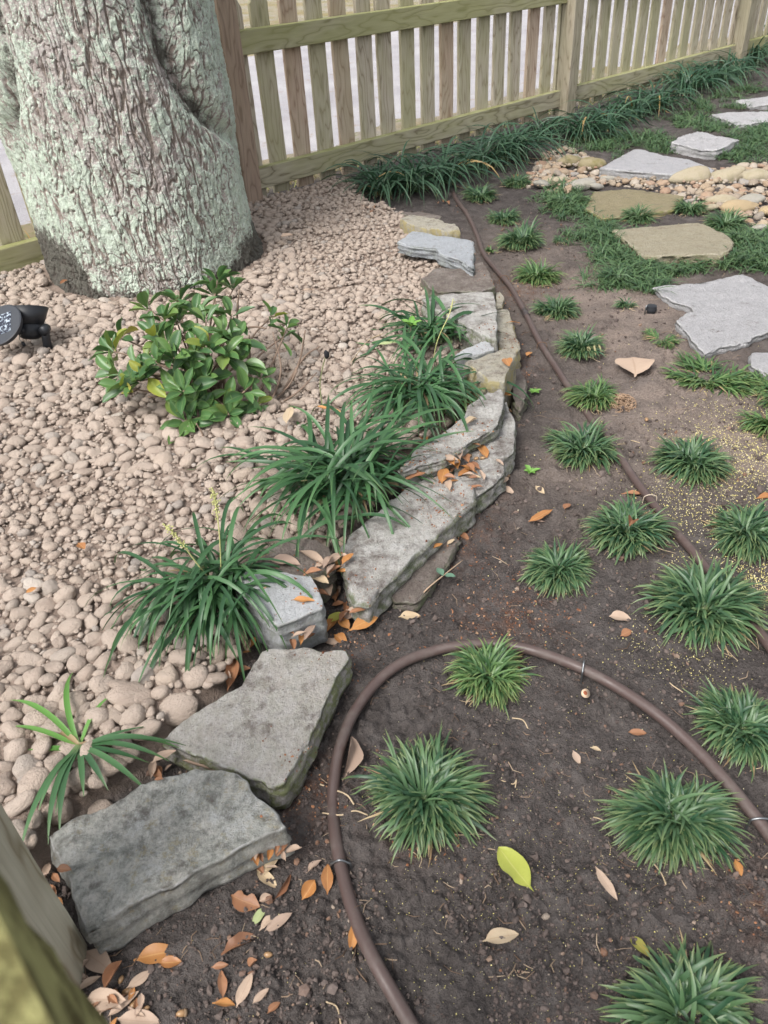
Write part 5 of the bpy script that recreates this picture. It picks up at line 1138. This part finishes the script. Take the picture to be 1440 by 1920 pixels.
for a in [
 (249, 1803, 335, 1779, 'orange', 'large bright orange leaf on the soil below the dark mottled slab', K(wr=.42)), (297, 1806, 341, 1801, 'orange', 'smaller orange leaf tucked against the large bright orange one', K(wr=.5)),
 (433, 1678, 488, 1700, 'brown', 'caramel brown leaf with a notch in its rim', K(wr=.62, bite=.6)), (485, 1690, 511, 1681, 'tan', 'short tan curled leaf touching the notched caramel leaf', K(wr=.6, curl=.4)),
 (512, 1687, 545, 1639, 'brown', 'narrow edge on brown leaf right of the notched caramel leaf', K(wr=.22, curl=.5, roll=.8)), (492, 1644, 524, 1601, 'cream', 'cream leaf standing across a paler one by the front of the dark slab', K(wr=.36)),
 (480, 1630, 521, 1663, 'cream', 'pale cream leaf under the one standing across it', K(wr=.38)), (566, 1688, 590, 1650, 'orange', 'curled orange tan leaf left of the wire staple', K(wr=.6, curl=.3)),
 (612, 1677, 616, 1620, 'orange', 'upright brown orange leaf beside the wire staple', K(wr=.40)), (574, 1637, 603, 1612, 'tan', 'small pale tan leaf above the curled orange tan leaf', K(wr=.4)),
 (657, 1787, 665, 1728, 'orange', 'slim orange leaf against the tubing at lower left', K(wr=.34)), (471, 1736, 499, 1699, 'green', 'pale green leaf among the brown ones below the dark slab', K(wr=.42)),
 (486, 1745, 521, 1713, 'tan', 'tan leaf overlapped by a longer greyer one', K(wr=.42)), (494, 1747, 548, 1712, 'tan', 'longer greyish tan leaf overlapping a tan one', K(wr=.36)),
 (414, 1791, 484, 1752, 'brown', 'crumpled dark brown torn leaf', K(wr=.5, curl=.35, bite=.5)), (416, 1873, 416, 1819, 'brown', 'upright oval brown orange leaf near '+bl, K(wr=.36)),
 (398, 1881, 441, 1887, 'orange', 'golden orange leaf lying flat next to the long tan upright leaf', K(wr=.45)), (444, 1892, 472, 1823, 'tan', 'long tan upright leaf near '+bl, K(wr=.34)),
 (473, 1883, 504, 1852, 'tan', 'small tan leaf right of the long tan upright leaf', K(wr=.38)), (501, 1902, 525, 1877, 'brown', 'small reddish brown leaf near '+bl, K(wr=.45, curl=.3)),
 (466, 1816, 483, 1800, 'brown', 'little glossy dark red brown curled leaf', K(wr=.8, curl=.5)), (396, 1813, 428, 1810, 'brown', 'dull dark leaf half sunk in the soil', K(wr=.4)),
 (158, 1781, 209, 1828, 'tan', 'broad pinkish tan leaf at the near corner of the dark mottled slab', K(wr=.5)), (130, 1829, 167, 1801, 'tan', 'pinkish tan leaf beside the post foot', K(wr=.42)),
 (128, 1840, 166, 1833, 'tan', 'pink tan leaf half hidden by the mossy post', K(wr=.5)), (140, 1859, 188, 1830, 'tan', 'long grey tan leaf above the largest smooth tan one', K(wr=.34)),
 (194, 1858, 228, 1799, 'brown', 'folded brown orange leaf leaning in the leaf heap', K(wr=.40, curl=.4, lift=.012)), (155, 1876, 239, 1873, 'tan', 'largest smooth tan leaf in the heap by the mossy post', K(wr=.42, lift=.012)),
 (237, 1853, 282, 1814, 'tan', 'grey tan leaf right of the leaf heap', K(wr=.36)), (219, 1909, 300, 1914, 'tan', 'wide tan leaf cut by the bottom edge of the photo', K(wr=.45, lift=.01)),
 (200, 1908, 262, 1858, 'tan', 'narrow tan leaf under the wide one at the bottom edge', K(wr=.25)), (182, 1885, 222, 1890, 'brown', 'brown leaf sticking out below the largest smooth tan one', K(wr=.4)),
 (1118, 1624, 1156, 1692, 'tan', 'slim tan leaf on bare soil between the two lower right mondo tufts', K(wr=.26)), (1002, 1672, 934, 1592, 'yellow', 'torn yellow green leaf on the dark soil', K(wr=.52, bite=.25, obov=.15, lift=.014, roll=.1, curl=.10)),
 (904, 1767, 973, 1750, 'cream', 'pale cream leaf with a dark midrib below the yellow green one', K(wr=.42)), (1174, 1753, 1219, 1797, 'olive', 'olive yellow leaf at the edge of the bottom right mondo tuft', K(wr=.42)),
 (1379, 1611, 1388, 1645, 'orange', 'small orange leaf right of the large lower right tuft', K(wr=.45)), (1177, 1373, 1213, 1374, 'brown', 'small rusty brown leaf inside the tubing loop at right', K(wr=.42)),
 (1075, 1407, 1087, 1431, 'tan', 'tiny peach leaf inside the tubing loop', K(wr=.5)), (1106, 1401, 1127, 1409, 'cream', 'tiny cream leaf next to the peach one', K(wr=.5)),
 (1141, 1156, 1186, 1163, 'tan', 'round pinkish tan leaf on the soil left of the wide tuft', K(wr=.72, obov=-.1)), (1163, 1192, 1184, 1184, 'brown', 'small brown leaf under the round pinkish tan one', K(wr=.7)),
 (746, 1158, 789, 1152, 'cream', 'spotted cream leaf below the long soiled slab', K(wr=.5)), (655, 1182, 708, 1157, 'orange', 'vivid orange leaf between the white block and the tubing', K(wr=.42)),
 (655, 1182, 636, 1158, 'orange', 'short orange leaf joined to the vivid orange one', K(wr=.5)), (614, 1170, 641, 1145, 'yellow', 'small yellow leaf right of the white block', K(wr=.45)),
 (626, 1190, 650, 1206, 'orange', 'orange leaf above the corner of the long grey beige slab', K(wr=.6, curl=.3)), (545, 1126, 591, 1122, 'orange', 'orange leaf lying on the small white block', K(wr=.34)),
 (502, 1052, 565, 1056, 'tan', 'wide tan leaf behind the small white block', K(wr=.5)), (583, 1080, 616, 1096, 'cream', 'cream leaf at the back corner of the small white block', K(wr=.5)),
 (553, 1030, 612, 1062, 'tan', 'long tan leaf hanging between the liriope clumps', K(wr=.3)), (622, 1135, 645, 1128, 'brown', 'brown leaf in the gap right of the white block', K(wr=.6)),
 (597, 1200, 640, 1212, 'tan', 'tan leaf along the top edge of the long grey beige slab', K(wr=.4)), (560, 1200, 592, 1190, 'brown', 'dark brown leaf under the white block corner', K(wr=.4)),
 (1190, 706, 1184, 662, 'tan', 'big folded tan leaf standing on the soil above the root tangle', K(wr=.95, curl=.05, arch=.05, obov=.3, lift=.012, roll=-.05)),
 (990, 978, 1036, 960, 'orange', 'orange leaf above the mondo tuft on the left', K(wr=.3)), (990, 976, 1022, 980, 'tan', 'tan sliver leaf beside the orange one above the mondo tuft', K(wr=.25)), (1005, 911, 1020, 926, 'cream', 'small cream leaf on soil right of the jutting corner stone', K(wr=.45)),
 (900, 832, 912, 858, 'orange', 'orange leaf standing among the acorns on the ledge', K(wr=.42)), (884, 832, 902, 836, 'brown', 'brown leaf on top of the acorns on the ledge', K(wr=.5)), (829, 908, 834, 880, 'orange', 'orange leaf in the soil of the long soiled slab', K(wr=.45)),
 (858, 872, 896, 886, 'orange', 'long orange leaf across the ledge stone', K(wr=.3)), (872, 892, 903, 894, 'cream', 'cream leaf at the front of the ledge stone', K(wr=.3)), (840, 903, 860, 898, 'orange', 'little orange chip leaf on the long soiled slab', K(wr=.4)),
 (756, 900, 800, 892, 'brown', 'brown leaf pressed under the largest liriope clump', K(wr=.35)), (788, 812, 802, 826, 'orange', 'orange crumpled leaf beneath the liriope behind the thin slab', K(wr=.6)), (868, 800, 896, 787, 'cream', 'cream curled leaf on the thin upper slab', K(wr=.4, curl=.4)),
 (938, 736, 958, 742, 'orange', 'orange leaf at the pointed end of the thin upper slab', K(wr=.6)), (868, 742, 900, 733, 'tan', 'tan leaf under the liriope tips on the thin slab', K(wr=.4)), (928, 860, 945, 872, 'tan', 'tan sliver leaf on the jutting corner stone', K(wr=.35)),
 (1418, 934, 1450, 930, 'orange', 'orange leaf at the right edge above the mondo tuft', K(wr=.4)), (936, 912, 966, 925, 'tan', 'pale brown curled leaf below the jutting corner stone', K(wr=.35)), (944, 905, 952, 895, 'tan', 'tan chip leaf by the jutting corner stone', K(wr=.6)),
 (640, 1462, 660, 1385, 'tan', 'curled tan leaf standing between the tubing and the broad tuft', K(wr=.34, curl=.5, arch=.35, lift=.008, roll=.7)), (425, 1295, 441, 1232, 'brown', 'long brown leaf at the left rim of the long grey beige slab', K(wr=.3, curl=.4, lift=.01)),
 (340, 1428, 412, 1447, 'tan', 'curled brownish leaf in the gap between the two near slabs', K(wr=.35, curl=.4, z=.03)), (283, 1432, 330, 1405, 'tan', 'tan leaf beneath the small liriope shoot', K(wr=.4, z=.05)), (1180, 988, 1186, 976, 'brown', 'cupped brown leaf held in the centre of a mondo tuft', K(wr=.9, curl=.8, z=.058)),
 (948, 605, 975, 608, 'orange', 'reddish leaf in the mulch left of the tubing coupling', K(wr=.25)), (948, 672, 956, 690, 'orange', 'rusty leaf right of the yellow white block', K(wr=.5)), (988, 668, 996, 660, 'orange', 'pale orange chip leaf by the tubing', K(wr=.6)), (1058, 955, 1068, 945, 'brown', 'small copper leaf left of the tuft with the cupped leaf', K(wr=.7)),
 (1165, 926, 1208, 932, 'brown', 'dull brown leaf behind the tuft with the cupped leaf', K(wr=.4)), (640, 1030, 648, 1005, 'tan', 'tan upright leaf at the left end of the long soiled slab', K(wr=.4)), (470, 1215, 478, 1195, 'orange', 'orange bit of leaf under the drooping near liriope', K(wr=.5)),
 (812, 1028, 830, 1020, 'orange', 'bright chip leaf on the buried lower stone', K(wr=.5)), (838, 1022, 852, 1012, 'cream', 'cream sliver on the buried lower stone', K(wr=.35)), (862, 1000, 880, 1012, 'brown', 'red brown leaf at the top of the buried lower stone', K(wr=.5)),
 (146, 1018, 158, 1030, 'orange', 'peach leaf chip on the gravel left of the near liriope', K(wr=.6, z=.07)), (48, 1112, 68, 1100, 'orange', 'orange leaf chip on the gravel at far left', K(wr=.5, z=.07)), (588, 762, 640, 768, 'orange', 'slender orange leaf on the pebbles right of the shrub', K(wr=.16, z=.075)), (538, 795, 545, 765, 'cream', 'cream leaf between the pebbles below the shrub twigs', K(wr=.35, z=.08)),
 (525, 445, 550, 440, 'tan', 'tan leaf on the pebbles near the fence', K(wr=.5, z=.085)), (565, 546, 590, 543, 'tan', 'brownish leaf on the pebbles above the shrub twigs', K(wr=.4, z=.08)), (112, 532, 128, 524, 'brown', 'reddish leaf between pebbles at the left foot of the oak', K(wr=.5, z=.085)), (706, 648, 745, 641, 'green', 'lone green blade like leaf on the pebbles left of the third liriope', K(wr=.18, z=.085)),
]:
    fleaf(*a[:6], **a[6])
# extra heap leaves squeezed under the front edge of the dark slab and in the dark gaps
for px, py, n, nm_ in ((500, 1622, 7, 'under the front right corner of the dark slab'), (528, 1598, 5, 'right of the dark slab by the cream leaves'), (95, 1640, 8, 'in the dark gap between post and dark slab'), (110, 1690, 6, 'low in the gap between post and dark slab'), (215, 1870, 7, 'around the largest smooth tan leaf'), (255, 1890, 6, 'with the acorns at the bottom'), (190, 1900, 6, 'against the mossy post'), (452, 1215, 6, 'behind the long grey beige slab'), (440, 1260, 5, 'at the left rim of the long grey beige slab'), (560, 1195, 6, 'between white block and grey beige slab'), (620, 1110, 6, 'right of the white block'), (610, 1060, 7, 'between the white block and the long soiled slab'), (860, 868, 8, 'on the left of the acorn strewn ledge'), (890, 900, 5, 'on the jutting corner stone'), (840, 890, 5, 'at the back of the long soiled slab'), (650, 1150, 6, 'near the vivid orange leaf'), (880, 745, 5, 'under the liriope tips on the thin slab'), (640, 1045, 5, 'at the left end of the long soiled slab'), (300, 1440, 5, 'behind the dark slab'), (1030, 270, 5, 'at the far end of the creek stones'), (980, 330, 5, 'by the pale grey creek stone'), (690, 385, 5, 'under the first fence side liriope'), (830, 375, 4, 'where the tubing starts')):
    for _ in range(n):
        x = px+rng.normal(0, 13); y = py+rng.normal(0, 10); a = rng.uniform(0, 6.28); q = rng.uniform(8, 19); far_ = 0.5 if py < 400 else 1
        fleaf(x-math.cos(a)*q*far_, y-math.sin(a)*q*far_, x+math.cos(a)*q*far_, y+math.sin(a)*q*far_, ['tan', 'brown', 'tan', 'brown', 'orange'][int(rng.integers(0, 5))], 'crumpled dead leaf heaped '+nm_, wr=rng.uniform(.3, .5), curl=.25, grp='small crumpled leaves in heaps', lift=rng.uniform(.003, .014))

# acorns
M_AC = mat_plain('acorn_shell', (0.28, 0.17, 0.085), 0.35, 0.5, 0.3, 40); M_CAP = mat_plain('acorn_cap', (0.20, 0.14, 0.09), 0.9, 0.1, 0.4, 200)
pf = np.array([(0, 0), (.25, .62), (.55, .95), (1.0, 1.05), (1.5, .92), (1.9, .55), (2.1, .08)])
Va, Fa = tube_np(np.stack([np.zeros(7), np.zeros(7), pf[:, 0]-1], -1), np.maximum(pf[:, 1]*0.62, .03), 14); MA = mesh_np('nut', Va, Fa, True, None, M_AC)
pc_ = np.array([(0.0, .05), (.05, .5), (.3, .74), (.62, .76), (.66, .70)]); Vc, Fc = tube_np(np.stack([np.zeros(5), np.zeros(5), pc_[:, 0]-1.08], -1), pc_[:, 1], 14); MC = mesh_np('cap', Vc, Fc, True, None, M_CAP)
for i, (px, py, s_, lab) in enumerate([(228, 1838, 6, 'pale tipped acorn between the leaf heap and the grey tan leaf'), (240, 1862, 8, 'round brown acorn at the right of the leaf heap'), (252, 1885, 8, 'dull brown acorn right of the narrow tan leaf'), (262, 1897, 7, 'acorn above the wide tan leaf at the bottom edge'), (275, 1893, 6, 'acorn on the soil right of the wide tan leaf'), (342, 1902, 8, 'cream and tan acorn alone on the soil at the bottom'), (503, 1792, 7, 'dark acorn below the long greyish tan leaf'), (880, 856, 5, 'tan acorn on the ledge left of the standing orange leaf'), (893, 862, 5, 'dark acorn on the ledge under the standing orange leaf'), (905, 861, 5, 'acorn with a pale tip on the ledge'), (887, 882, 5, 'tan acorn at the front of the ledge'), (952, 893, 5, 'acorn on the soil right of the jutting corner stone'), (830, 776, 5, 'yellowish acorn under the liriope beside the thin upper slab'), (957, 772, 4, 'pale acorn on the ledge near the tubing side'), (1212, 789, 5, 'grey acorn on the sandy soil below the root tangle')]):
    p = surf(px, py); r_ = s_*np.linalg.norm(p-CAM)/FPX
    t = thing('acorn', lab, 'acorn', (p[0], p[1], p[2]+r_*0.55), 'fallen acorns'); t.rotation_euler = (R(85+rng.normal(0, 12)), 0, rng.uniform(0, 6.28)); t.scale = (r_,)*3
    link('nut', MA, t)
    if i % 2: link('cap', MC, t)
p = surf(1093, 1306); t = thing('broken_acorn', 'broken acorn shell with a red brown inside below the grey staple', 'acorn', (p[0], p[1], p[2]+.006))
th_ = np.linspace(0, math.pi, 7); Vb, Fb = tube_np(np.stack([np.zeros(6), np.zeros(6), [0, .001, .004, .008, .0082, .002]], -1), np.array([.0005, .0045, .0068, .0072, .0060, .003]), 14)
o = link('shell', mesh_np('shell', Vb, Fb, True, None, mat_plain('pale_acorn_shell', (.55, .42, .30), .5)), t); o.rotation_euler = (.5, .4, 0)
V, F = ICO[2]; o = link('kernel', mesh_np('kernel', V*[.0052, .0048, .002], F, True, None, mat_plain('red_kernel', (.24, .075, .035), .4)), t); o.location = (.001, -.0032, .0062); o.rotation_euler = (.5, .4, 0)

# tangle of dried roots, twig, stalks
p = GP(1165, 762); t_ = []
for _ in range(60):
    a = rng.uniform(0, 6.28); b = rng.uniform(0, 1.5); q = np.array([math.cos(a)*math.cos(b), math.sin(a)*math.cos(b), 0.8*math.sin(b)])*0.032*rng.uniform(.3, 1.0); pts = [q]
    for _k in range(6):
        q = q+rng.normal(0, .010, 3); nq = np.linalg.norm(q/[1, 1, .8]); q = q if nq < .038 else q*.038/nq; q[2] = abs(q[2]); pts.append(q)
    t_.append(tube_np(catmull(pts, 3), 0.0008, 4, False))
V, F = join(t_); o = link('root_tangle', mesh_np('root_tangle', V, F, True, None, mat_plain('dried_root', (0.36, 0.25, 0.17), .85, .15)), None, tuple(p)); tag(o, 'ball of tangled tan dried roots beside a small mondo tuft', 'roots', None, 'stuff')
p = GP(776, 1134); t = thing('twig', 'thin tan twig with two blue green leaves leaning on the buried lower stone', 'twig', tuple(p))
Q = [GP(776, 1134, .003)-p, GP(800, 1105, .02)-p, GP(830, 1080, .02)-p, GP(868, 1050, .022)-p]; V, F = tube_np(catmull(Q, 6), np.linspace(.0018, .0009, 19), 6); link('twig_stem', mesh_np('twig_stem', V, F, True, None, mat_plain('tan_twig', (.36, .26, .18), .8)), t)
for (x1, y1, x2, y2) in ((830, 1080, 820, 1062), (832, 1078, 854, 1078)):
    A = GP(x1, y1, .022); B = G(x2, y2, A[2]+.004); v = B-A; L = np.linalg.norm(v); o = link('leaf', leaf_mesh('leaf', .55, .1, .1, 4, 1.1, LF['dkgreen']), t); o.location = A-p; o.scale = (L,)*3; o.rotation_euler = (0, 0, math.atan2(v[1], v[0]))
p = G(604, 690, .08); pts = [G(604, 760, .07), G(600, 720, .11), G(606, 685, .15), G(612, 664, .18)]; V, F = tube_np(catmull([q-p for q in pts], 6), np.linspace(.0014, .0012, 19), 6)
t = thing('dead_stalk', 'thin dark stalk with a black tip right of the shrub', 'stalk', tuple(p)); link('stalk_stem', mesh_np('stalk_stem', V, F, True, None, mat_plain('olive_stalk', (.13, .15, .06), .6)), t)
V, F = rock_shape(2, 77); o = link('black_tip', mesh_np('black_tip', V*[.006, .006, .011], F, True, None, mat_plain('blackened_tip', (.015, .015, .018), .7)), t); o.location = pts[-1]-p
M_RT = bpy.data.materials['pale_root']
for i, (pts, lab, rr) in enumerate([([(600, 1472), (620, 1480), (650, 1492), (664, 1510)], 'pale root curving out left of the broad mondo tuft', .0013), ([(605, 1526), (640, 1530), (665, 1522), (690, 1530)], 'second pale root below the curving one', .0011), ([(1232, 1580), (1222, 1612), (1240, 1640), (1248, 1660)], 'thin root trailing below the large lower right tuft', .0010), ([(940, 1465), (962, 1472), (968, 1464), (966, 1478)], 'little white rootlet right of the broad mondo tuft', .0009), ([(1112, 1534), (1126, 1538), (1140, 1548)], 'short pale straw beside the large lower right tuft', .0009), ([(612, 1880), (632, 1890), (640, 1925)], 'pale rootlet near the bottom of the tubing loop', .0010), ([(960, 1348), (980, 1352), (990, 1368)], 'pale rootlet below the bright green tuft', .0010), ([(1170, 824), (1200, 832), (1228, 842)], 'reddish straw between the tubing and the round tuft', .0010), ([(1280, 1330 - 30), (1262, 1288), (1255, 1282)], 'straw left of the right hand tuft', .0009), ([(660, 700), (690, 660), (720, 645)], 'bent dry stem on the pebbles', .0012)]):
    Q = [surf(*q)+[0, 0, .0025 + (.03 if i == 9 else 0)] for q in pts]; c = Q[0].copy(); V, F = tube_np(catmull(Q, 6)-c, rr, 6); o = link('rootlet', mesh_np('rootlet', V, F, True, None, M_RT), None, tuple(c)); tag(o, lab, 'root', 'loose rootlets and straws on the soil')

# ------------------------------------------------------------------ soil crumbs, mulch bits, fallen pollen
def scatter(n, rmin, rmax, wmax):
    r_ = np.exp(rng.uniform(math.log(rmin), math.log(rmax), n)); a = rng.uniform(-wmax, wmax, n); return r_*np.sin(a), r_*np.cos(a)
def crumbs(name, x, y, s, mat, lab, flat=0.8, tint=None, zoff=0.0):
    V0, F0 = ICO[1]; keep = V0; n = len(x); z = hgt(x, y)
    q = rng.normal(size=(n, 4)); q /= np.linalg.norm(q, axis=1)[:, None]; w_, a, b, c = q.T
    Rm = np.stack([np.stack([1-2*(b*b+c*c), 2*(a*b-c*w_), 2*(a*c+b*w_)], -1), np.stack([2*(a*b+c*w_), 1-2*(a*a+c*c), 2*(b*c-a*w_)], -1), np.stack([2*(a*c-b*w_), 2*(b*c+a*w_), 1-2*(a*a+b*b)], -1)], 1)
    sc = s[:, None]*rng.uniform(0.55, 1.1, (n, 3))*[1, 1, flat]
    nz = 1+0.28*rng.normal(size=(n, len(V0)))*0.7
    V = np.einsum('nij,nvj->nvi', Rm, V0[None]*nz[..., None]*sc[:, None, :]); V += np.stack([x, y, z+s*0.35*flat+zoff], -1)[:, None, :]
    F = (F0[None]+np.arange(n)[:, None, None]*len(V0)).reshape(-1, 3)
    tn = np.repeat(rng.random(n) if tint is None else tint, len(V0))
    o = link(name, mesh_np(name, V.reshape(-1, 3), F, False, {'tint': tn}, mat)); tag(o, lab[0], lab[1], None, 'stuff')
ICO0 = ICO[1]
x, y = scatter(34000, 0.35, 4.2, R(48)); sd_ = sdist(x, y, BED); nn_ = x*FN[0]+y*FN[1]
pxx, pyy, _ = PXv(np.stack([x, y, np.zeros_like(x)], -1))
k_ = (sd_ < 0.0) & (nn_ < 3.05) & (vn2(x*5, y*5, 300)+0.5*vn2(x*17, y*17, 301) > 0.55) & ~((pxx > 1222) & (pyy > 512) & (pyy < 662) & (pxx > 1270 - (pyy > 580)*0))
for q in EDGE_POLY: k_ &= ~inside(x, y, q)
x, y = x[k_], y[k_]; s = 0.0011+0.0036*rng.random(len(x))**2.5+0.0045*(rng.random(len(x)) < 0.03); s *= np.clip(np.hypot(x, y)/1.0, 0.8, 1.4)
km = M('soil_crumb', 0.95, 0.15); r_ = km.attr('tint'); vv = km.obj(); km.base(km.mix(km.rng(km.noise(vv, 500, 2), .4, .7, 0, .5), km.ramp(r_, [(0, (0.050, 0.040, 0.037)), (.5, (0.088, 0.070, 0.063)), (.9, (0.13, 0.105, 0.095)), (.97, (0.17, 0.09, 0.055)), (1, (0.32, 0.27, 0.22))]), (0.15, 0.12, 0.11)))
crumbs('soil_crumbs', x, y, s, km.m, ('crumbs and small clods of dark soil', 'soil'))
# rusty mulch bits
xs_, ys_ = [], []
for px, py, rr, n in ((950, 1160, .07, 500), (955, 545, .10, 420), (950, 690, .06, 220), (590, 1490, .03, 160), (850, 1015, .05, 260), (810, 940, .05, 300), (870, 880, .04, 200), (780, 1570, .03, 120), (640, 1150, .05, 200), (1440, 1700, .05, 150), (640, 1230, .05, 150)):
    c = G(px, py, 0); xs_.append(c[0]+rng.normal(0, rr, n)); ys_.append(c[1]+rng.normal(0, rr, n))
x = np.concatenate(xs_); y = np.concatenate(ys_); s = 0.0009+0.0028*rng.random(len(x))**3
km = M('rusty_mulch', 0.9, 0.15); km.base(km.ramp(km.attr('tint'), [(0, (0.12, 0.05, 0.03)), (.5, (0.24, 0.11, 0.06)), (.8, (0.34, 0.18, 0.10)), (1, (0.42, 0.28, 0.18))]))
def top_z(x, y):
    z = hgt(x, y)
    for b, b_c in zip(_bv, _bc):
        for i in (np.where((np.abs(x-b_c[0]) < b_c[2]) & (np.abs(y-b_c[1]) < b_c[2]))[0]):
            h = b.ray_cast(Vector((x[i], y[i], 0.4)), Vector((0, 0, -1)))
            if h[0] is not None and h[0].z > z[i]: z[i] = h[0].z
    return z
zt = top_z(x, y); crumbs('mulch_bits', x, y, s, km.m, ('reddish brown mulch and leaf crumbs along the edging stones', 'mulch'), 0.5, None, (zt-hgt(x, y)))
n = 330; x, y = scatter(n*2, 0.4, 3.6, R(44)); k_ = (sdist(x, y, BED) < 0.0) & (x*FN[0]+y*FN[1] < 3.0); x, y = x[k_], y[k_]; n = len(x)
L_ = rng.uniform(0.006, 0.034, n)*np.clip(np.hypot(x, y), 0.7, 1.3); az = rng.uniform(0, 6.28, n); bits = []
tn = []
for i in range(n):
    d_ = np.array([math.sin(az[i]), math.cos(az[i])])*L_[i]/2; cv = np.array([d_[1], -d_[0]])*rng.normal(0, 0.35)
    q = np.array([[x[i]-d_[0], y[i]-d_[1]], [x[i]+cv[0], y[i]+cv[1]], [x[i]+d_[0], y[i]+d_[1]]]); zz_ = hgt(q[:, 0], q[:, 1])+0.0014
    zz_[1] = max(zz_[1], 0.5*(zz_[0]+zz_[2])); V, F = tube_np(np.column_stack([q, zz_]), np.array([.8, 1, .5])*rng.uniform(0.0004, 0.0010), 4, False); bits.append((V, F)); tn.append(np.full(len(V), rng.random()))
V, F = join(bits); km = M('straw_bit', 0.85, 0.2); km.base(km.ramp(km.attr('tint'), [(0, (0.10, 0.065, 0.045)), (.5, (0.20, 0.14, 0.10)), (1, (0.36, 0.28, 0.20))]))
tag(link('straw_bits', mesh_np('straw_bits', V, F, True, {'tint': np.concatenate(tn)}, km.m)), 'bits of straw, rootlets and twigs lying over the bare soil', 'straw', None, 'stuff')
# pollen and catkin dust
x, y = scatter(9000, 0.35, 3.4, R(44)); pxx, pyy, _ = PXv(np.stack([x, y, np.zeros_like(x)], -1)); dens = 0.10+0.9*np.clip((pxx-650)/700, 0, 1)*vn2(x*6, y*6, 400)
k_ = (rng.random(len(x)) < dens*0.75) & (sdist(x, y, BED) < -0.01) & (x*FN[0]+y*FN[1] < 3.0); x, y = x[k_], y[k_]
for px, py, rr, n in ((1400, 855, .10, 2600), (1430, 1090, .045, 900), (1330, 930, .10, 1000), (1430, 1000, .06, 400), (1290, 1240, .045, 300), (1200, 1215, .03, 120), (1400, 780, .10, 700), (1290, 950, .06, 400), (950, 1730, .09, 260), (1010, 1560, .08, 160), (1130, 1740, .10, 260), (1300, 1080, .05, 200), (860, 1710, .07, 160)):
    c = G(px, py, 0); x = np.r_[x, c[0]+rng.normal(0, rr, n)]; y = np.r_[y, c[1]+rng.normal(0, rr, n)]
s = rng.uniform(0.0005, 0.00125, len(x))*np.clip(np.hypot(x, y)/0.9, 0.8, 1.5)
km = M('pollen_fleck', 0.8, 0.2); km.base(km.ramp(km.attr('tint'), [(0, (0.52, 0.46, 0.16)), (.6, (0.62, 0.55, 0.24)), (1, (0.60, 0.55, 0.42))]))
crumbs('pollen_flecks', x, y, s, km.m, ('yellow pollen and catkin flecks dusting the soil', 'pollen'), 0.6, None, 0.0006)
print('objects', len(bpy.data.objects), 'tris', sum(len(o.data.loops)-2*len(o.data.polygons) for o in bpy.data.objects if o.type == 'MESH'))
